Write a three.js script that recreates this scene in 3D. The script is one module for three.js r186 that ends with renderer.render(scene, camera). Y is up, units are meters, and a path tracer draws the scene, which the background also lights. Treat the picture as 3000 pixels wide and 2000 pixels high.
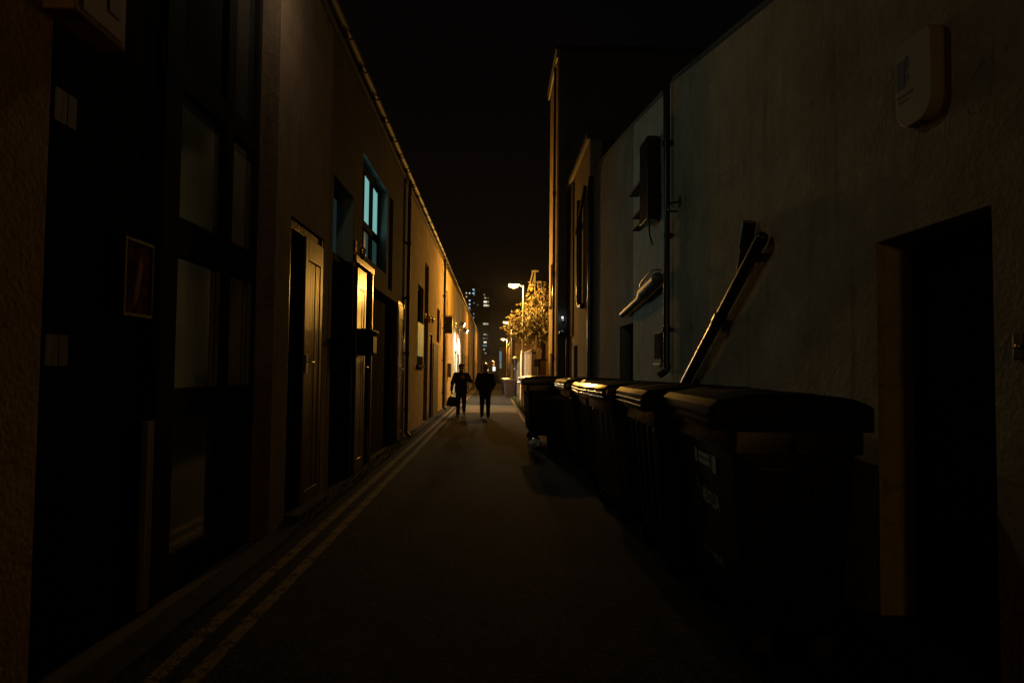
import * as THREE from 'three';
import { mergeGeometries, mergeVertices, toCreasedNormals } from 'three/addons/utils/BufferGeometryUtils.js';
import { RoundedBoxGeometry } from 'three/addons/geometries/RoundedBoxGeometry.js';
import { TextGeometry } from 'three/addons/geometries/TextGeometry.js';
import { FontLoader } from 'three/addons/loaders/FontLoader.js';
import { MarchingCubes } from 'three/addons/objects/MarchingCubes.js';

// ------------------------------------------------------------------ camera, sky, exposure
const scene = new THREE.Scene();
const camera = new THREE.PerspectiveCamera(53.13, 1024 / 682, 0.05, 1500);
camera.position.set(0, 1.57, 0);
camera.rotation.set(0.0425, -0.025, 0.010, 'YXZ');
scene.add(camera);

const renderer = new THREE.WebGLRenderer({ antialias: true });
renderer.toneMapping = THREE.LinearToneMapping;
renderer.toneMappingExposure = 1;
renderer.shadowMap.enabled = true;

{ // night sky over a town: nearly black, the same everywhere with a little unevenness of thin cloud
  const W = 64, H = 32, a = new Float32Array(W * H * 4);
  for (let j = 0; j < H; j++) for (let i = 0; i < W; i++) {
    const k = 4 * (j * W + i), n = 1 + 0.06 * Math.sin(i / W * Math.PI * 6) * Math.sin(j / H * Math.PI * 3);
    a[k] = 0.00085 * n; a[k + 1] = 0.0008 * n; a[k + 2] = 0.00095 * n; a[k + 3] = 1;
  }
  const t = new THREE.DataTexture(a, W, H, THREE.RGBAFormat, THREE.FloatType);
  t.mapping = THREE.EquirectangularReflectionMapping; t.magFilter = THREE.LinearFilter; t.needsUpdate = true;
  scene.background = t; scene.environment = t;
}
scene.fog = new THREE.FogExp2(new THREE.Color(0.8, 0.8, 0.8), 0.00025);   // thin night haze that glows round the lamps
const SODIUM = new THREE.Color().setRGB(1.0, 0.47, 0.075);
const LAMPWHITE = new THREE.Color().setRGB(1.0, 0.80, 0.52);
const TEAL = new THREE.Color().setRGB(0.38, 0.97, 0.90);
const STREET = 135;           // candela of a street lamp

// ------------------------------------------------------------------ helpers
let seed = 12345;
const rnd = () => { seed = (seed * 1664525 + 1013904223) >>> 0; return seed / 4294967296; };
const rr = (a, b) => a + (b - a) * rnd();
const used = {};
const numbered = (n) => { const k = used[n] = (used[n] ?? -1) + 1; return k ? n + '_' + String(k).padStart(3, '0') : n; };
function thing(name, label, category, group, kind) {
  const o = new THREE.Group(); o.name = numbered(name); scene.add(o);
  o.userData = { label, category }; if (group) o.userData.group = group; if (kind) o.userData.kind = kind;
  return o;
}
function mesh(name, geo, m, parent = scene) {
  const g = Array.isArray(geo) ? mergeGeometries(geo.map((x) => { const y = x.index ? x.toNonIndexed() : x; for (const k of Object.keys(y.attributes)) if (!['position', 'normal', 'uv'].includes(k)) y.deleteAttribute(k); y.groups = []; y.clearGroups(); return y; })) : geo;
  const o = new THREE.Mesh(g, m); o.name = parent === scene ? numbered(name) : name; o.castShadow = o.receiveShadow = true; parent.add(o); return o;
}
function single(name, geo, m, label, category, group, kind) {
  const o = mesh(name, geo, m); o.userData = { label, category }; if (group) o.userData.group = group; if (kind) o.userData.kind = kind; return o;
}
function struct(name, geo, m) { const o = mesh(name, geo, m); o.userData = { kind: 'structure' }; return o; }
// box with uv in metres; depth runs away from the camera (z = -d)
function B(x0, x1, y0, y1, d0, d1) {
  const w = Math.abs(x1 - x0), h = y1 - y0, d = d1 - d0, g = new THREE.BoxGeometry(w, h, d);
  g.translate((x0 + x1) / 2, (y0 + y1) / 2, -(d0 + d1) / 2);
  return metres(g);
}
function RB(x0, x1, y0, y1, d0, d1, r = 0.01) {
  const g = new RoundedBoxGeometry(Math.abs(x1 - x0), y1 - y0, d1 - d0, 2, r);
  g.translate((x0 + x1) / 2, (y0 + y1) / 2, -(d0 + d1) / 2);
  return metres(g);
}
function metres(g) {
  const p = g.attributes.position, n = g.attributes.normal, u = new Float32Array(p.count * 2);
  for (let i = 0; i < p.count; i++) {
    const ax = Math.abs(n.getX(i)), ay = Math.abs(n.getY(i)), az = Math.abs(n.getZ(i));
    if (ax >= ay && ax >= az) { u[2 * i] = p.getZ(i); u[2 * i + 1] = p.getY(i); }
    else if (ay >= az) { u[2 * i] = p.getX(i); u[2 * i + 1] = p.getZ(i); }
    else { u[2 * i] = p.getX(i); u[2 * i + 1] = p.getY(i); }
  }
  g.setAttribute('uv', new THREE.BufferAttribute(u, 2)); return g;
}
const V = (x, y, d) => new THREE.Vector3(x, y, -d);
function cyl(a, b, r0, r1 = r0, seg = 12) {
  const v = b.clone().sub(a), L = v.length(), g = new THREE.CylinderGeometry(r1, r0, L, seg);
  g.applyQuaternion(new THREE.Quaternion().setFromUnitVectors(new THREE.Vector3(0, 1, 0), v.normalize()));
  g.translate((a.x + b.x) / 2, (a.y + b.y) / 2, (a.z + b.z) / 2); return g;
}
function tube(pts, r, n = 24, seg = 10, tension = 0.5) { return new THREE.TubeGeometry(new THREE.CatmullRomCurve3(pts, false, 'catmullrom', tension), n, r, seg); }
function sph(p, rx, ry = rx, rz = rx, s = 14) { const g = new THREE.SphereGeometry(1, s, Math.ceil(s * 0.7)); g.scale(rx, ry, rz); g.translate(p.x, p.y, p.z); return g; }
// stack of rounded rectangles (x0,x1,z0,z1,r at height y), closed at both ends
function loft(secs, k = 4) {
  const n = 4 * (k + 1), pos = [], idx = [];
  for (const s of secs) {
    const r = Math.min(s.r, (s.x1 - s.x0) / 2 - 1e-4, (s.z1 - s.z0) / 2 - 1e-4);
    const C = [[s.x1 - r, s.z1 - r, 0], [s.x0 + r, s.z1 - r, 1], [s.x0 + r, s.z0 + r, 2], [s.x1 - r, s.z0 + r, 3]];
    for (const [cx, cz, q] of C) for (let i = 0; i <= k; i++) { const a = (q + i / k) * Math.PI / 2; pos.push(cx + r * Math.cos(a), s.y, cz + r * Math.sin(a)); }
  }
  for (let j = 0; j < secs.length - 1; j++) for (let i = 0; i < n; i++) { const a = j * n + i, b = j * n + (i + 1) % n, c = a + n, d = b + n; idx.push(a, c, b, b, c, d); }
  for (const [j, up] of [[0, 0], [secs.length - 1, 1]]) { const c = pos.length / 3, s = secs[j]; pos.push((s.x0 + s.x1) / 2, s.y, (s.z0 + s.z1) / 2); for (let i = 0; i < n; i++) { const a = j * n + i, b = j * n + (i + 1) % n; up ? idx.push(a, c, b) : idx.push(a, b, c); } }
  let g = new THREE.BufferGeometry(); g.setAttribute('position', new THREE.Float32BufferAttribute(pos, 3)); g.setIndex(idx);
  g = toCreasedNormals(g, 0.6); g.setAttribute('uv', new THREE.Float32BufferAttribute(new Float32Array(g.attributes.position.count * 2), 2)); return metres(g);
}
// wall of thickness t standing along the alley: outline and holes in (depth, height)
function wallGeo(side, X, outline, holes = [], t = 0.3) {
  const f = (d) => (side > 0 ? d : -d);
  const s = new THREE.Shape(outline.map(([d, h]) => new THREE.Vector2(f(d), h)));
  for (const [d0, d1, h0, h1] of holes) s.holes.push(new THREE.Path([[d0, h0], [d1, h0], [d1, h1], [d0, h1]].map(([d, h]) => new THREE.Vector2(f(d), h))));
  const g = new THREE.ExtrudeGeometry(s, { depth: t, bevelEnabled: false });
  const m = new THREE.Matrix4();
  if (side > 0) m.set(0, 0, 1, X, 0, 1, 0, 0, -1, 0, 0, 0, 0, 0, 0, 1); else m.set(0, 0, -1, X, 0, 1, 0, 0, 1, 0, 0, 0, 0, 0, 0, 1);
  g.applyMatrix4(m); return metres(g);
}

// ------------------------------------------------------------------ textures
function lattice(n, sd) { let s = sd >>> 0; const a = new Float32Array(n * n); for (let i = 0; i < n * n; i++) { s = (s * 1664525 + 1013904223) >>> 0; a[i] = s / 4294967296; } return a; }
function fbm(S, sd, base, oct, gain = 0.5, sx = 1, sy = 1) {   // tileable value noise
  const out = new Float32Array(S * S); let amp = 1, tot = 0;
  for (let o = 0; o < oct; o++) {
    const nx = Math.max(1, Math.round(base * sx)) << o, ny = Math.max(1, Math.round(base * sy)) << o, n = Math.max(nx, ny), L = lattice(n, sd + o * 977);
    for (let j = 0; j < S; j++) for (let i = 0; i < S; i++) {
      const u = i / S * nx, v = j / S * ny, iu = u | 0, iv = v | 0; let fu = u - iu, fv = v - iv; fu = fu * fu * (3 - 2 * fu); fv = fv * fv * (3 - 2 * fv);
      const g = (a, b) => L[(b % ny) * n + (a % nx)];
      out[j * S + i] += amp * ((g(iu, iv) * (1 - fu) + g(iu + 1, iv) * fu) * (1 - fv) + (g(iu, iv + 1) * (1 - fu) + g(iu + 1, iv + 1) * fu) * fv);
    }
    tot += amp; amp *= gain;
  }
  for (let i = 0; i < S * S; i++) out[i] /= tot; return out;
}
function tex(S, fn, size, color = true) {
  const d = new Uint8Array(S * S * 4);
  for (let j = 0; j < S; j++) for (let i = 0; i < S; i++) { const c = fn(j * S + i, i, j), k = 4 * (j * S + i); d[k] = 255 * Math.min(1, Math.max(0, c[0])); d[k + 1] = 255 * Math.min(1, Math.max(0, c[1])); d[k + 2] = 255 * Math.min(1, Math.max(0, c[2])); d[k + 3] = 255; }
  const t = new THREE.DataTexture(d, S, S, THREE.RGBAFormat); t.wrapS = t.wrapT = THREE.RepeatWrapping; t.magFilter = THREE.LinearFilter; t.minFilter = THREE.LinearMipmapLinearFilter; t.generateMipmaps = true;
  if (color) t.colorSpace = THREE.SRGBColorSpace; t.repeat.set(1 / size, 1 / size); t.needsUpdate = true; return t;
}
const S = 512;
const nA = fbm(S, 11, 4, 6, 0.55), nB = fbm(S, 57, 16, 5, 0.6), nC = fbm(S, 91, 96, 2, 0.6), nStreak = fbm(S, 33, 6, 4, 0.6, 6, 0.34), nWood = fbm(S, 71, 4, 4, 0.6, 10, 0.5);
const crackA = fbm(S, 123, 3, 5, 0.5);
const plasterMap = tex(S, (k) => { const st = Math.max(0, nStreak[k] - 0.56) * 0.32, cr = Math.abs(crackA[k] - 0.5) < 0.0018 ? 0.12 : 0, v = 0.72 + 0.26 * nA[k] + 0.16 * (nB[k] - 0.5) + 0.10 * (nC[k] - 0.5) - st - cr; return [v, v * (0.985 + 0.03 * (nB[k] - 0.5)), v * (0.95 + 0.08 * nA[k])]; }, 3.7);
const plasterBump = tex(S, (k) => { const v = 0.35 * nB[k] + 0.3 * nC[k] + 0.35 * nA[k]; return [v, v, v]; }, 1.9, false);
const asphaltMap = tex(S, (k) => { const sp = nC[k] > 0.66 ? 0.28 : nC[k] < 0.3 ? -0.16 : 0, v = 0.6 + 0.3 * (nA[k] - 0.5) + 0.25 * (nB[k] - 0.5) + sp; return [v, v, v * 0.98]; }, 1.6);
const asphaltBump = tex(S, (k) => { const v = 0.6 * nC[k] + 0.4 * nB[k]; return [v, v, v]; }, 0.8, false);
const paintWear = tex(S, (k) => { const v = nB[k] * 0.6 + nC[k] * 0.4 < 0.42 ? 0.42 : 0.86 + 0.2 * (nA[k] - 0.5); return [v, v, v * 0.96]; }, 1.3);
const woodMap = tex(S, (k) => { const v = 0.58 + 0.6 * (nWood[k] - 0.5) + 0.3 * (nA[k] - 0.3); return [v, v * 0.97, v * 0.92]; }, 1.7);
const woodBump = tex(S, (k) => [nWood[k], nWood[k], nWood[k]], 0.9, false);
const grimeMap = tex(S, (k) => { const v = 0.5 + 0.55 * (nStreak[k] - 0.2) + 0.35 * (nB[k] - 0.5); return [v, v, v]; }, 1.3);
const grimeRough = tex(S, (k) => { const v = 0.38 + 0.5 * nB[k] * nStreak[k] + 0.18 * nC[k]; return [v, v, v]; }, 0.9, false);
const paneMap = tex(S, (k) => { const v = 0.94 + 0.12 * (nA[k] - 0.5) + 0.08 * (nStreak[k] - 0.5) + 0.06 * (nC[k] - 0.5); return [v, v, v * 0.98]; }, 1.4);
const paneRough = tex(S, (k) => { const v = 0.5 + 0.5 * nA[k] + 0.4 * (nB[k] - 0.5); return [v, v, v]; }, 1.1, false);
const barkMap = tex(S, (k) => { const v = 0.35 + 0.9 * Math.abs(nWood[k] - 0.45) + 0.4 * nB[k]; return [v, v * 0.95, v * 0.88]; }, 0.5);

const mats = [];
function M(rgb, rough = 0.8, o = {}) {
  const { physical, ...q } = o, m = new (physical ? THREE.MeshPhysicalMaterial : THREE.MeshStandardMaterial)({ roughness: rough, ...q });
  m.color.setRGB(...rgb); return m;
}
const plaster = (rgb, bs = 0.008) => M(rgb, 0.95, { physical: true, specularIntensity: 0.12, map: plasterMap, bumpMap: plasterBump, bumpScale: bs });
const wood = (rgb, rough = 0.6) => M(rgb, rough, { map: woodMap, bumpMap: woodBump, bumpScale: 0.002 });
const K = {
  pierCream: plaster([0.46, 0.34, 0.18]), pinkRender: plaster([0.17, 0.13, 0.11]), greyRender: plaster([0.47, 0.46, 0.41]), dimRender: plaster([0.075, 0.075, 0.072]), darkerRender: M([0.24, 0.24, 0.22], 1.0, { physical: true, specularIntensity: 0.05, map: plasterMap, bumpMap: plasterBump, bumpScale: 0.008 }), ochre: plaster([0.50, 0.40, 0.24]), cream: plaster([0.66, 0.55, 0.34]), paleCream: plaster([0.74, 0.62, 0.40]), brown: plaster([0.30, 0.22, 0.14]), yellowWall: plaster([0.76, 0.56, 0.15]), white: plaster([0.78, 0.75, 0.68]),
  rightRender: plaster([0.40, 0.38, 0.30], 0.012), tallRender: plaster([0.30, 0.24, 0.16]), dirtyBrick: plaster([0.22, 0.15, 0.10], 0.02), dark: plaster([0.05, 0.045, 0.04]),
  slate: M([0.045, 0.045, 0.05], 0.7, { bumpMap: woodBump, bumpScale: 0.004 }),
  blackPaint: M([0.012, 0.012, 0.013], 0.45, { roughnessMap: grimeRough }), mattBlack: M([0.006, 0.006, 0.006], 1.0, { physical: true, specularIntensity: 0.05 }), blackWood: M([0.006, 0.0055, 0.0055], 1.0, { physical: true, specularIntensity: 0.03, map: woodMap, bumpMap: woodBump, bumpScale: 0.002 }), brownWood: wood([0.05, 0.03, 0.02], 0.75), dullWood: M([0.26, 0.15, 0.06], 0.40, { physical: true, specularIntensity: 0.10, map: woodMap, bumpMap: woodBump, bumpScale: 0.002 }), paleWood: M([0.30, 0.19, 0.075], 0.31, { map: woodMap, bumpMap: woodBump, bumpScale: 0.0012 }), greyWood: wood([0.33, 0.29, 0.24], 0.7), dimWood: wood([0.17, 0.165, 0.15], 0.8), redWood: wood([0.12, 0.04, 0.025], 0.55), greenPaint: wood([0.16, 0.22, 0.17], 0.5),
  frame: M([0.010, 0.009, 0.009], 0.95, { physical: true, specularIntensity: 0.04 }), castIron: M([0.008, 0.008, 0.009], 0.6, { metalness: 0.1 }), plasticPipe: M([0.018, 0.018, 0.02], 0.28), greyPipe: M([0.10, 0.095, 0.09], 0.5), steel: M([0.42, 0.42, 0.42], 0.35, { metalness: 0.85 }), galv: M([0.45, 0.45, 0.46], 0.5, { metalness: 0.6, roughnessMap: grimeRough }), brass: M([0.62, 0.42, 0.16], 0.25, { metalness: 1 }),
  darkGlass: M([0.012, 0.013, 0.015], 0.06), filmGlass: M([0.95, 0.94, 0.76], 0.10, { metalness: 0.92, map: paneMap, roughnessMap: paneRough }),   // glass with a mirror film
  binBlack: M([0.012, 0.0125, 0.0135], 0.5, { map: grimeMap, roughnessMap: grimeRough }), binGrime: M([0.05, 0.048, 0.043], 0.7, { map: grimeMap, roughnessMap: grimeRough }), rubber: M([0.005, 0.005, 0.005], 1.0, { physical: true, specularIntensity: 0.05 }), binRed: M([0.045, 0.012, 0.009], 0.8, { map: grimeMap }), lidMatt: M([0.006, 0.006, 0.0065], 0.85, { physical: true, specularIntensity: 0.12, roughnessMap: grimeRough }), lidGrey: M([0.02, 0.02, 0.021], 0.42, { roughnessMap: grimeRough }),
  print: M([0.30, 0.29, 0.27], 0.7), paper: M([0.30, 0.28, 0.25], 0.85, { map: grimeMap }), paleSign: M([0.5, 0.47, 0.4], 0.6), red: M([0.45, 0.05, 0.03], 0.5), whitePlastic: M([0.6, 0.57, 0.5], 0.4), bluePrint: M([0.02, 0.03, 0.06], 0.5),
  paintLine: M([0.19, 0.135, 0.045], 0.9, { physical: true, specularIntensity: 0.1, map: paintWear }), whiteLine: M([0.6, 0.58, 0.5], 0.75, { map: paintWear }),
  asphalt: M([0.06, 0.056, 0.052], 0.95, { physical: true, specularIntensity: 0.04, map: asphaltMap, bumpMap: asphaltBump, bumpScale: 0.006 }), litPatch: M([0.21, 0.195, 0.175], 0.95, { physical: true, specularIntensity: 0.2, map: asphaltMap, bumpMap: asphaltBump, bumpScale: 0.004 }), setts: M([0.055, 0.051, 0.046], 0.95, { physical: true, specularIntensity: 0.05, map: plasterMap, bumpMap: asphaltBump, bumpScale: 0.012 }), earth: M([0.06, 0.05, 0.04], 0.95, { map: plasterMap }),
  leaf: M([0.085, 0.073, 0.03], 0.5, { physical: true, side: THREE.DoubleSide }), bark: M([0.22, 0.16, 0.10], 0.9, { map: barkMap, bumpMap: barkMap, bumpScale: 0.015 }), grass: M([0.07, 0.09, 0.025], 0.8, { side: THREE.DoubleSide }),
};
const glow = (c, k) => { const m = new THREE.MeshStandardMaterial({ color: 0x000000, roughness: 0.4, emissive: c.clone(), emissiveIntensity: k }); return m; };

// ------------------------------------------------------------------ ground
struct('ground', B(-400, 400, -0.5, -0.012, -60, 900), K.earth);
struct('road', B(-1.95, 1.05, -0.3, 0, -30, 330), K.asphalt);
{ // re-laid strip of paler surfacing, its colour also holding the pool of lamplight
  const s = new THREE.Shape([[-1.30, 25.4], [-0.6, 25.25], [0.2, 25.5], [0.88, 25.3], [0.88, 30.6], [0.1, 30.9], [-0.7, 30.6], [-1.31, 30.8]].map(([x, y]) => new THREE.Vector2(x, y)));
  const g = new THREE.ShapeGeometry(s); g.rotateX(-Math.PI / 2); g.translate(0, 0.004, 0);
  struct('lit_road_patch', metres(g), K.litPatch);
}
// margin of setts along the left wall and a low kerb at the right verge
struct('pavement_strip', B(-2.06, -1.86, -0.2, 0.045, -30, 120), K.setts);
struct('kerb', B(1.05, 1.17, -0.2, 0.07, 25.4, 120), K.setts);
struct('verge', B(1.17, 3.2, -0.2, 0.05, 25.38, 120), K.earth);
struct('yard_paving', B(1.05, 2.9, -0.2, 0.004, -30, 25.37), K.asphalt);
for (const x of [-1.70, -1.50]) struct('road_marking', B(x - 0.045, x + 0.045, -0.02, 0.004, -10, 118), K.paintLine);
struct('road_marking', B(0.90, 0.97, -0.02, 0.004, 21, 118), K.paintLine);

// ------------------------------------------------------------------ builders for buildings
const GUT = 5.62;
function body(parent, side, X, d0, d1, H, m, deep = 5, roofRise = 1.8, roofMat = K.slate) {
  mesh('wall', B(X + side * 0.3, X + side * deep, 0, H, d0, d1), m, parent);
  const s = new THREE.Shape([[0, 0], [deep / 2, roofRise], [deep, 0], [deep, -0.12], [0, -0.12]].map(([a, b]) => new THREE.Vector2(a * side, b)));
  const g = new THREE.ExtrudeGeometry(s, { depth: d1 - d0, bevelEnabled: false }); g.translate(X + side * 0.02, H + 0.12, -d1);
  mesh('roof', metres(g), roofMat, parent);
}
function gutter(parent, side, X, d0, d1, H, m = K.castIron) {
  const prof = []; for (let i = 0; i <= 10; i++) { const a = Math.PI + i / 10 * Math.PI; prof.push(new THREE.Vector2(0.062 * Math.cos(a), 0.062 * Math.sin(a))); }
  for (let i = 10; i >= 0; i--) { const a = Math.PI + i / 10 * Math.PI; prof.push(new THREE.Vector2(0.052 * Math.cos(a), 0.052 * Math.sin(a))); }
  const g = new THREE.ExtrudeGeometry(new THREE.Shape(prof), { depth: d1 - d0, bevelEnabled: false }); g.translate(X - side * 0.075, H, -d1);
  const parts = [metres(g)];
  const o = mesh('gutter', parts, m, parent);
  const br = []; for (let d = d0 + 0.4; d < d1; d += 1.0) br.push(B(X - side * 0.145, X - side * 0.002, H - 0.075, H - 0.06, d, d + 0.03), B(X - side * 0.150, X - side * 0.138, H - 0.075, H + 0.012, d, d + 0.03));
  mesh('gutter_bracket', br, m, o).userData.kind = 'stuff';
  mesh('fascia', B(X - side * 0.025, X - side * 0.002, H - 0.16, H + 0.03, d0, d1), K.brownWood, parent);
}
function downpipe(parent, side, X, d, H, bottom = 0.1, r = 0.04, m = K.castIron, name = 'downpipe') {
  const o = X - side * (r + 0.03);
  const g = [tube([V(X - side * 0.075, H - 0.06, d), V(X - side * 0.078, H - 0.16, d), V(o, H - 0.42, d), V(o, H - 0.6, d)], r, 14), cyl(V(o, H - 0.58, d), V(o, bottom + 0.12, d), r), tube([V(o, bottom + 0.14, d), V(o, bottom + 0.05, d), V(o - side * 0.10, bottom - 0.03, d)], r, 8)];
  const p = mesh(name, g, m, parent);
  const cl = []; for (let y = bottom + 0.55; y < H - 0.5; y += 1.25) cl.push(cyl(V(o, y, d), V(o, y + 0.07, d), r + 0.013), B(X - side * 0.002, X - side * 0.05, y + 0.015, y + 0.05, d - 0.09, d + 0.09));
  mesh('pipe_clip', cl, m, p).userData.kind = 'stuff'; return p;
}
// boarded door leaf in the plane x = xf (visible face), each board its own mesh
function boardDoor(parent, side, xf, d0, d1, h0, h1, n, m, o = {}) {
  const door = new THREE.Group(); door.name = 'door'; parent.add(door);
  mesh('door_back', B(xf + side * 0.02, xf + side * 0.045, h0, h1, d0, d1), o.back || K.blackWood, door);
  const st = o.stile ?? 0.11, top = o.top ?? 0.28, w = (d1 - d0 - 2 * st) / n;
  for (const [a, b] of [[d0, d0 + st], [d1 - st, d1]]) mesh('stile', RB(xf, xf + side * 0.018, h0, h1, a, b - 0.003, 0.003), m, door);
  mesh('rail', RB(xf - side * 0.001, xf + side * 0.018, h1 - top, h1, d0 + st, d1 - st - 0.003, 0.003), m, door);
  mesh('rail', RB(xf - side * 0.001, xf + side * 0.018, h0, h0 + 0.22, d0 + st, d1 - st - 0.003, 0.003), m, door);
  for (let i = 0; i < n; i++) mesh('board', RB(xf + side * (0.004 + 0.002 * ((i * 7) % 3)), xf + side * 0.018, h0 + 0.222, h1 - top - 0.012, d0 + st + i * w + 0.005, d0 + st + (i + 1) * w - 0.005, 0.004), m, door);
  if (o.handle) { const [hd, hh] = o.handle; const x = xf - side * 0.002; const hm = mesh('handle', [RB(x - side * 0.012, x, hh - 0.10, hh + 0.10, hd - 0.022, hd + 0.022, 0.004), cyl(V(x, hh + 0.02, hd), V(x - side * 0.06, hh + 0.02, hd), 0.009), cyl(V(x - side * 0.055, hh + 0.02, hd - 0.01), V(x - side * 0.055, hh + 0.02, hd + 0.12), 0.010)], K.steel, door); void hm; }
  return door;
}
function planks(parent, name, side, xf, d0, d1, h0, h1, n, m, dep = 0.02) { const w = (d1 - d0) / n; for (let i = 0; i < n; i++) mesh(name, RB(xf + side * 0.0015 * ((i * 5) % 3), xf + side * dep, h0, h1, d0 + i * w + 0.004, d0 + (i + 1) * w - 0.004, 0.004), m, parent); }
const bar = (xf, side, d0, d1, h0, h1, dep = 0.07) => RB(xf, xf + side * dep, h0, h1, d0, d1, 0.006);

// ------------------------------------------------------------------ left row
const LX = -2.05;
{ // --- nearest unit: cream pier, shopfront in a deep recess, pink render with a boarded door
  const b = thing('rendered_building', 'nearest rendered building on the left with a dark glazed shopfront in a recess', 'building', 'low buildings in the left row');
  mesh('pier', wallGeo(-1, LX, [[-16, 0], [3.13, 0], [3.13, 5.9], [-16, 5.9]]), K.pierCream, b);
  mesh('wall_front', wallGeo(-1, LX - 0.002, [[3.13, 5.2], [6.36, 5.2], [6.36, 0], [8.40, 0], [8.40, 5.9], [3.13, 5.9]], [[6.82, 8.16, 0.02, 3.10]]), K.pinkRender, b);
  body(b, -1, LX, -16, 8.4, 5.9, K.dark);
  gutter(b, -1, LX, -16, 8.4, 5.95);
  const xf = -2.25;   // shopfront plane
  planks(b, 'board', -1, xf, 3.14, 4.50, 0.02, 5.18, 9, K.blackWood, 0.04);
  const f = new THREE.Group(); f.name = 'shopfront'; b.add(f);
  for (const [a, c] of [[4.55, 4.80], [5.58, 5.75], [6.28, 6.356]]) mesh('post', bar(xf + 0.03, -1, a, c, 0.02, 5.18, 0.09), K.frame, f);
  for (const [h0, h1] of [[0.02, 0.24], [1.22, 1.42], [2.36, 2.63], [3.55, 3.75], [5.05, 5.18]]) mesh('rail', bar(xf + 0.022, -1, 4.50, 6.355, h0, h1, 0.08), K.frame, f);
  mesh('post', bar(xf + 0.034, -1, 4.44, 4.535, 0.02, 1.22, 0.06), K.dimWood, f);
  for (const [d0, d1, h0, h1, m] of [[4.80, 5.58, 1.42, 2.36, K.filmGlass], [5.75, 6.28, 1.42, 2.36, K.filmGlass], [4.80, 5.58, 2.63, 3.55, K.filmGlass], [5.75, 6.28, 2.63, 3.55, K.filmGlass], [4.80, 5.58, 0.24, 1.22, K.filmGlass], [5.75, 6.28, 0.24, 1.22, K.darkGlass], [4.80, 5.58, 3.75, 5.05, K.darkGlass], [5.75, 6.28, 3.75, 5.05, K.darkGlass]])
    mesh('pane', B(xf - 0.02, xf - 0.028, h0 - 0.01, h1 + 0.01, d0 - 0.01, d1 + 0.01), m, f);
  // putty beads round the panes
  for (const d of [5.565, 6.265]) mesh('glazing_bead', B(xf - 0.015, xf + 0.012, 1.42, 2.36, d, d + 0.012), K.greyWood, f);
  // boarded door in the pink render
  const dx = LX - 0.07;
  mesh('door_frame', [bar(LX - 0.03, -1, 6.825, 6.93, 0.02, 3.09, 0.12), bar(LX - 0.01, -1, 8.08, 8.155, 0.02, 3.09, 0.12), bar(LX - 0.03, -1, 6.93, 8.08, 3.0, 3.09, 0.12)], K.blackPaint, b);
  planks(b, 'side_board', -1, dx + 0.02, 6.935, 7.33, 0.03, 2.99, 3, K.blackWood, 0.05);
  boardDoor(b, -1, LX + 0.012, 7.34, 8.075, 0.03, 2.99, 5, K.dullWood, { handle: [7.42, 1.62], top: 0.24 });
  mesh('door_step', RB(LX + 0.12, LX - 0.25, 0.046, 0.11, 6.9, 8.1, 0.01), K.setts, b);
}
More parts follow.
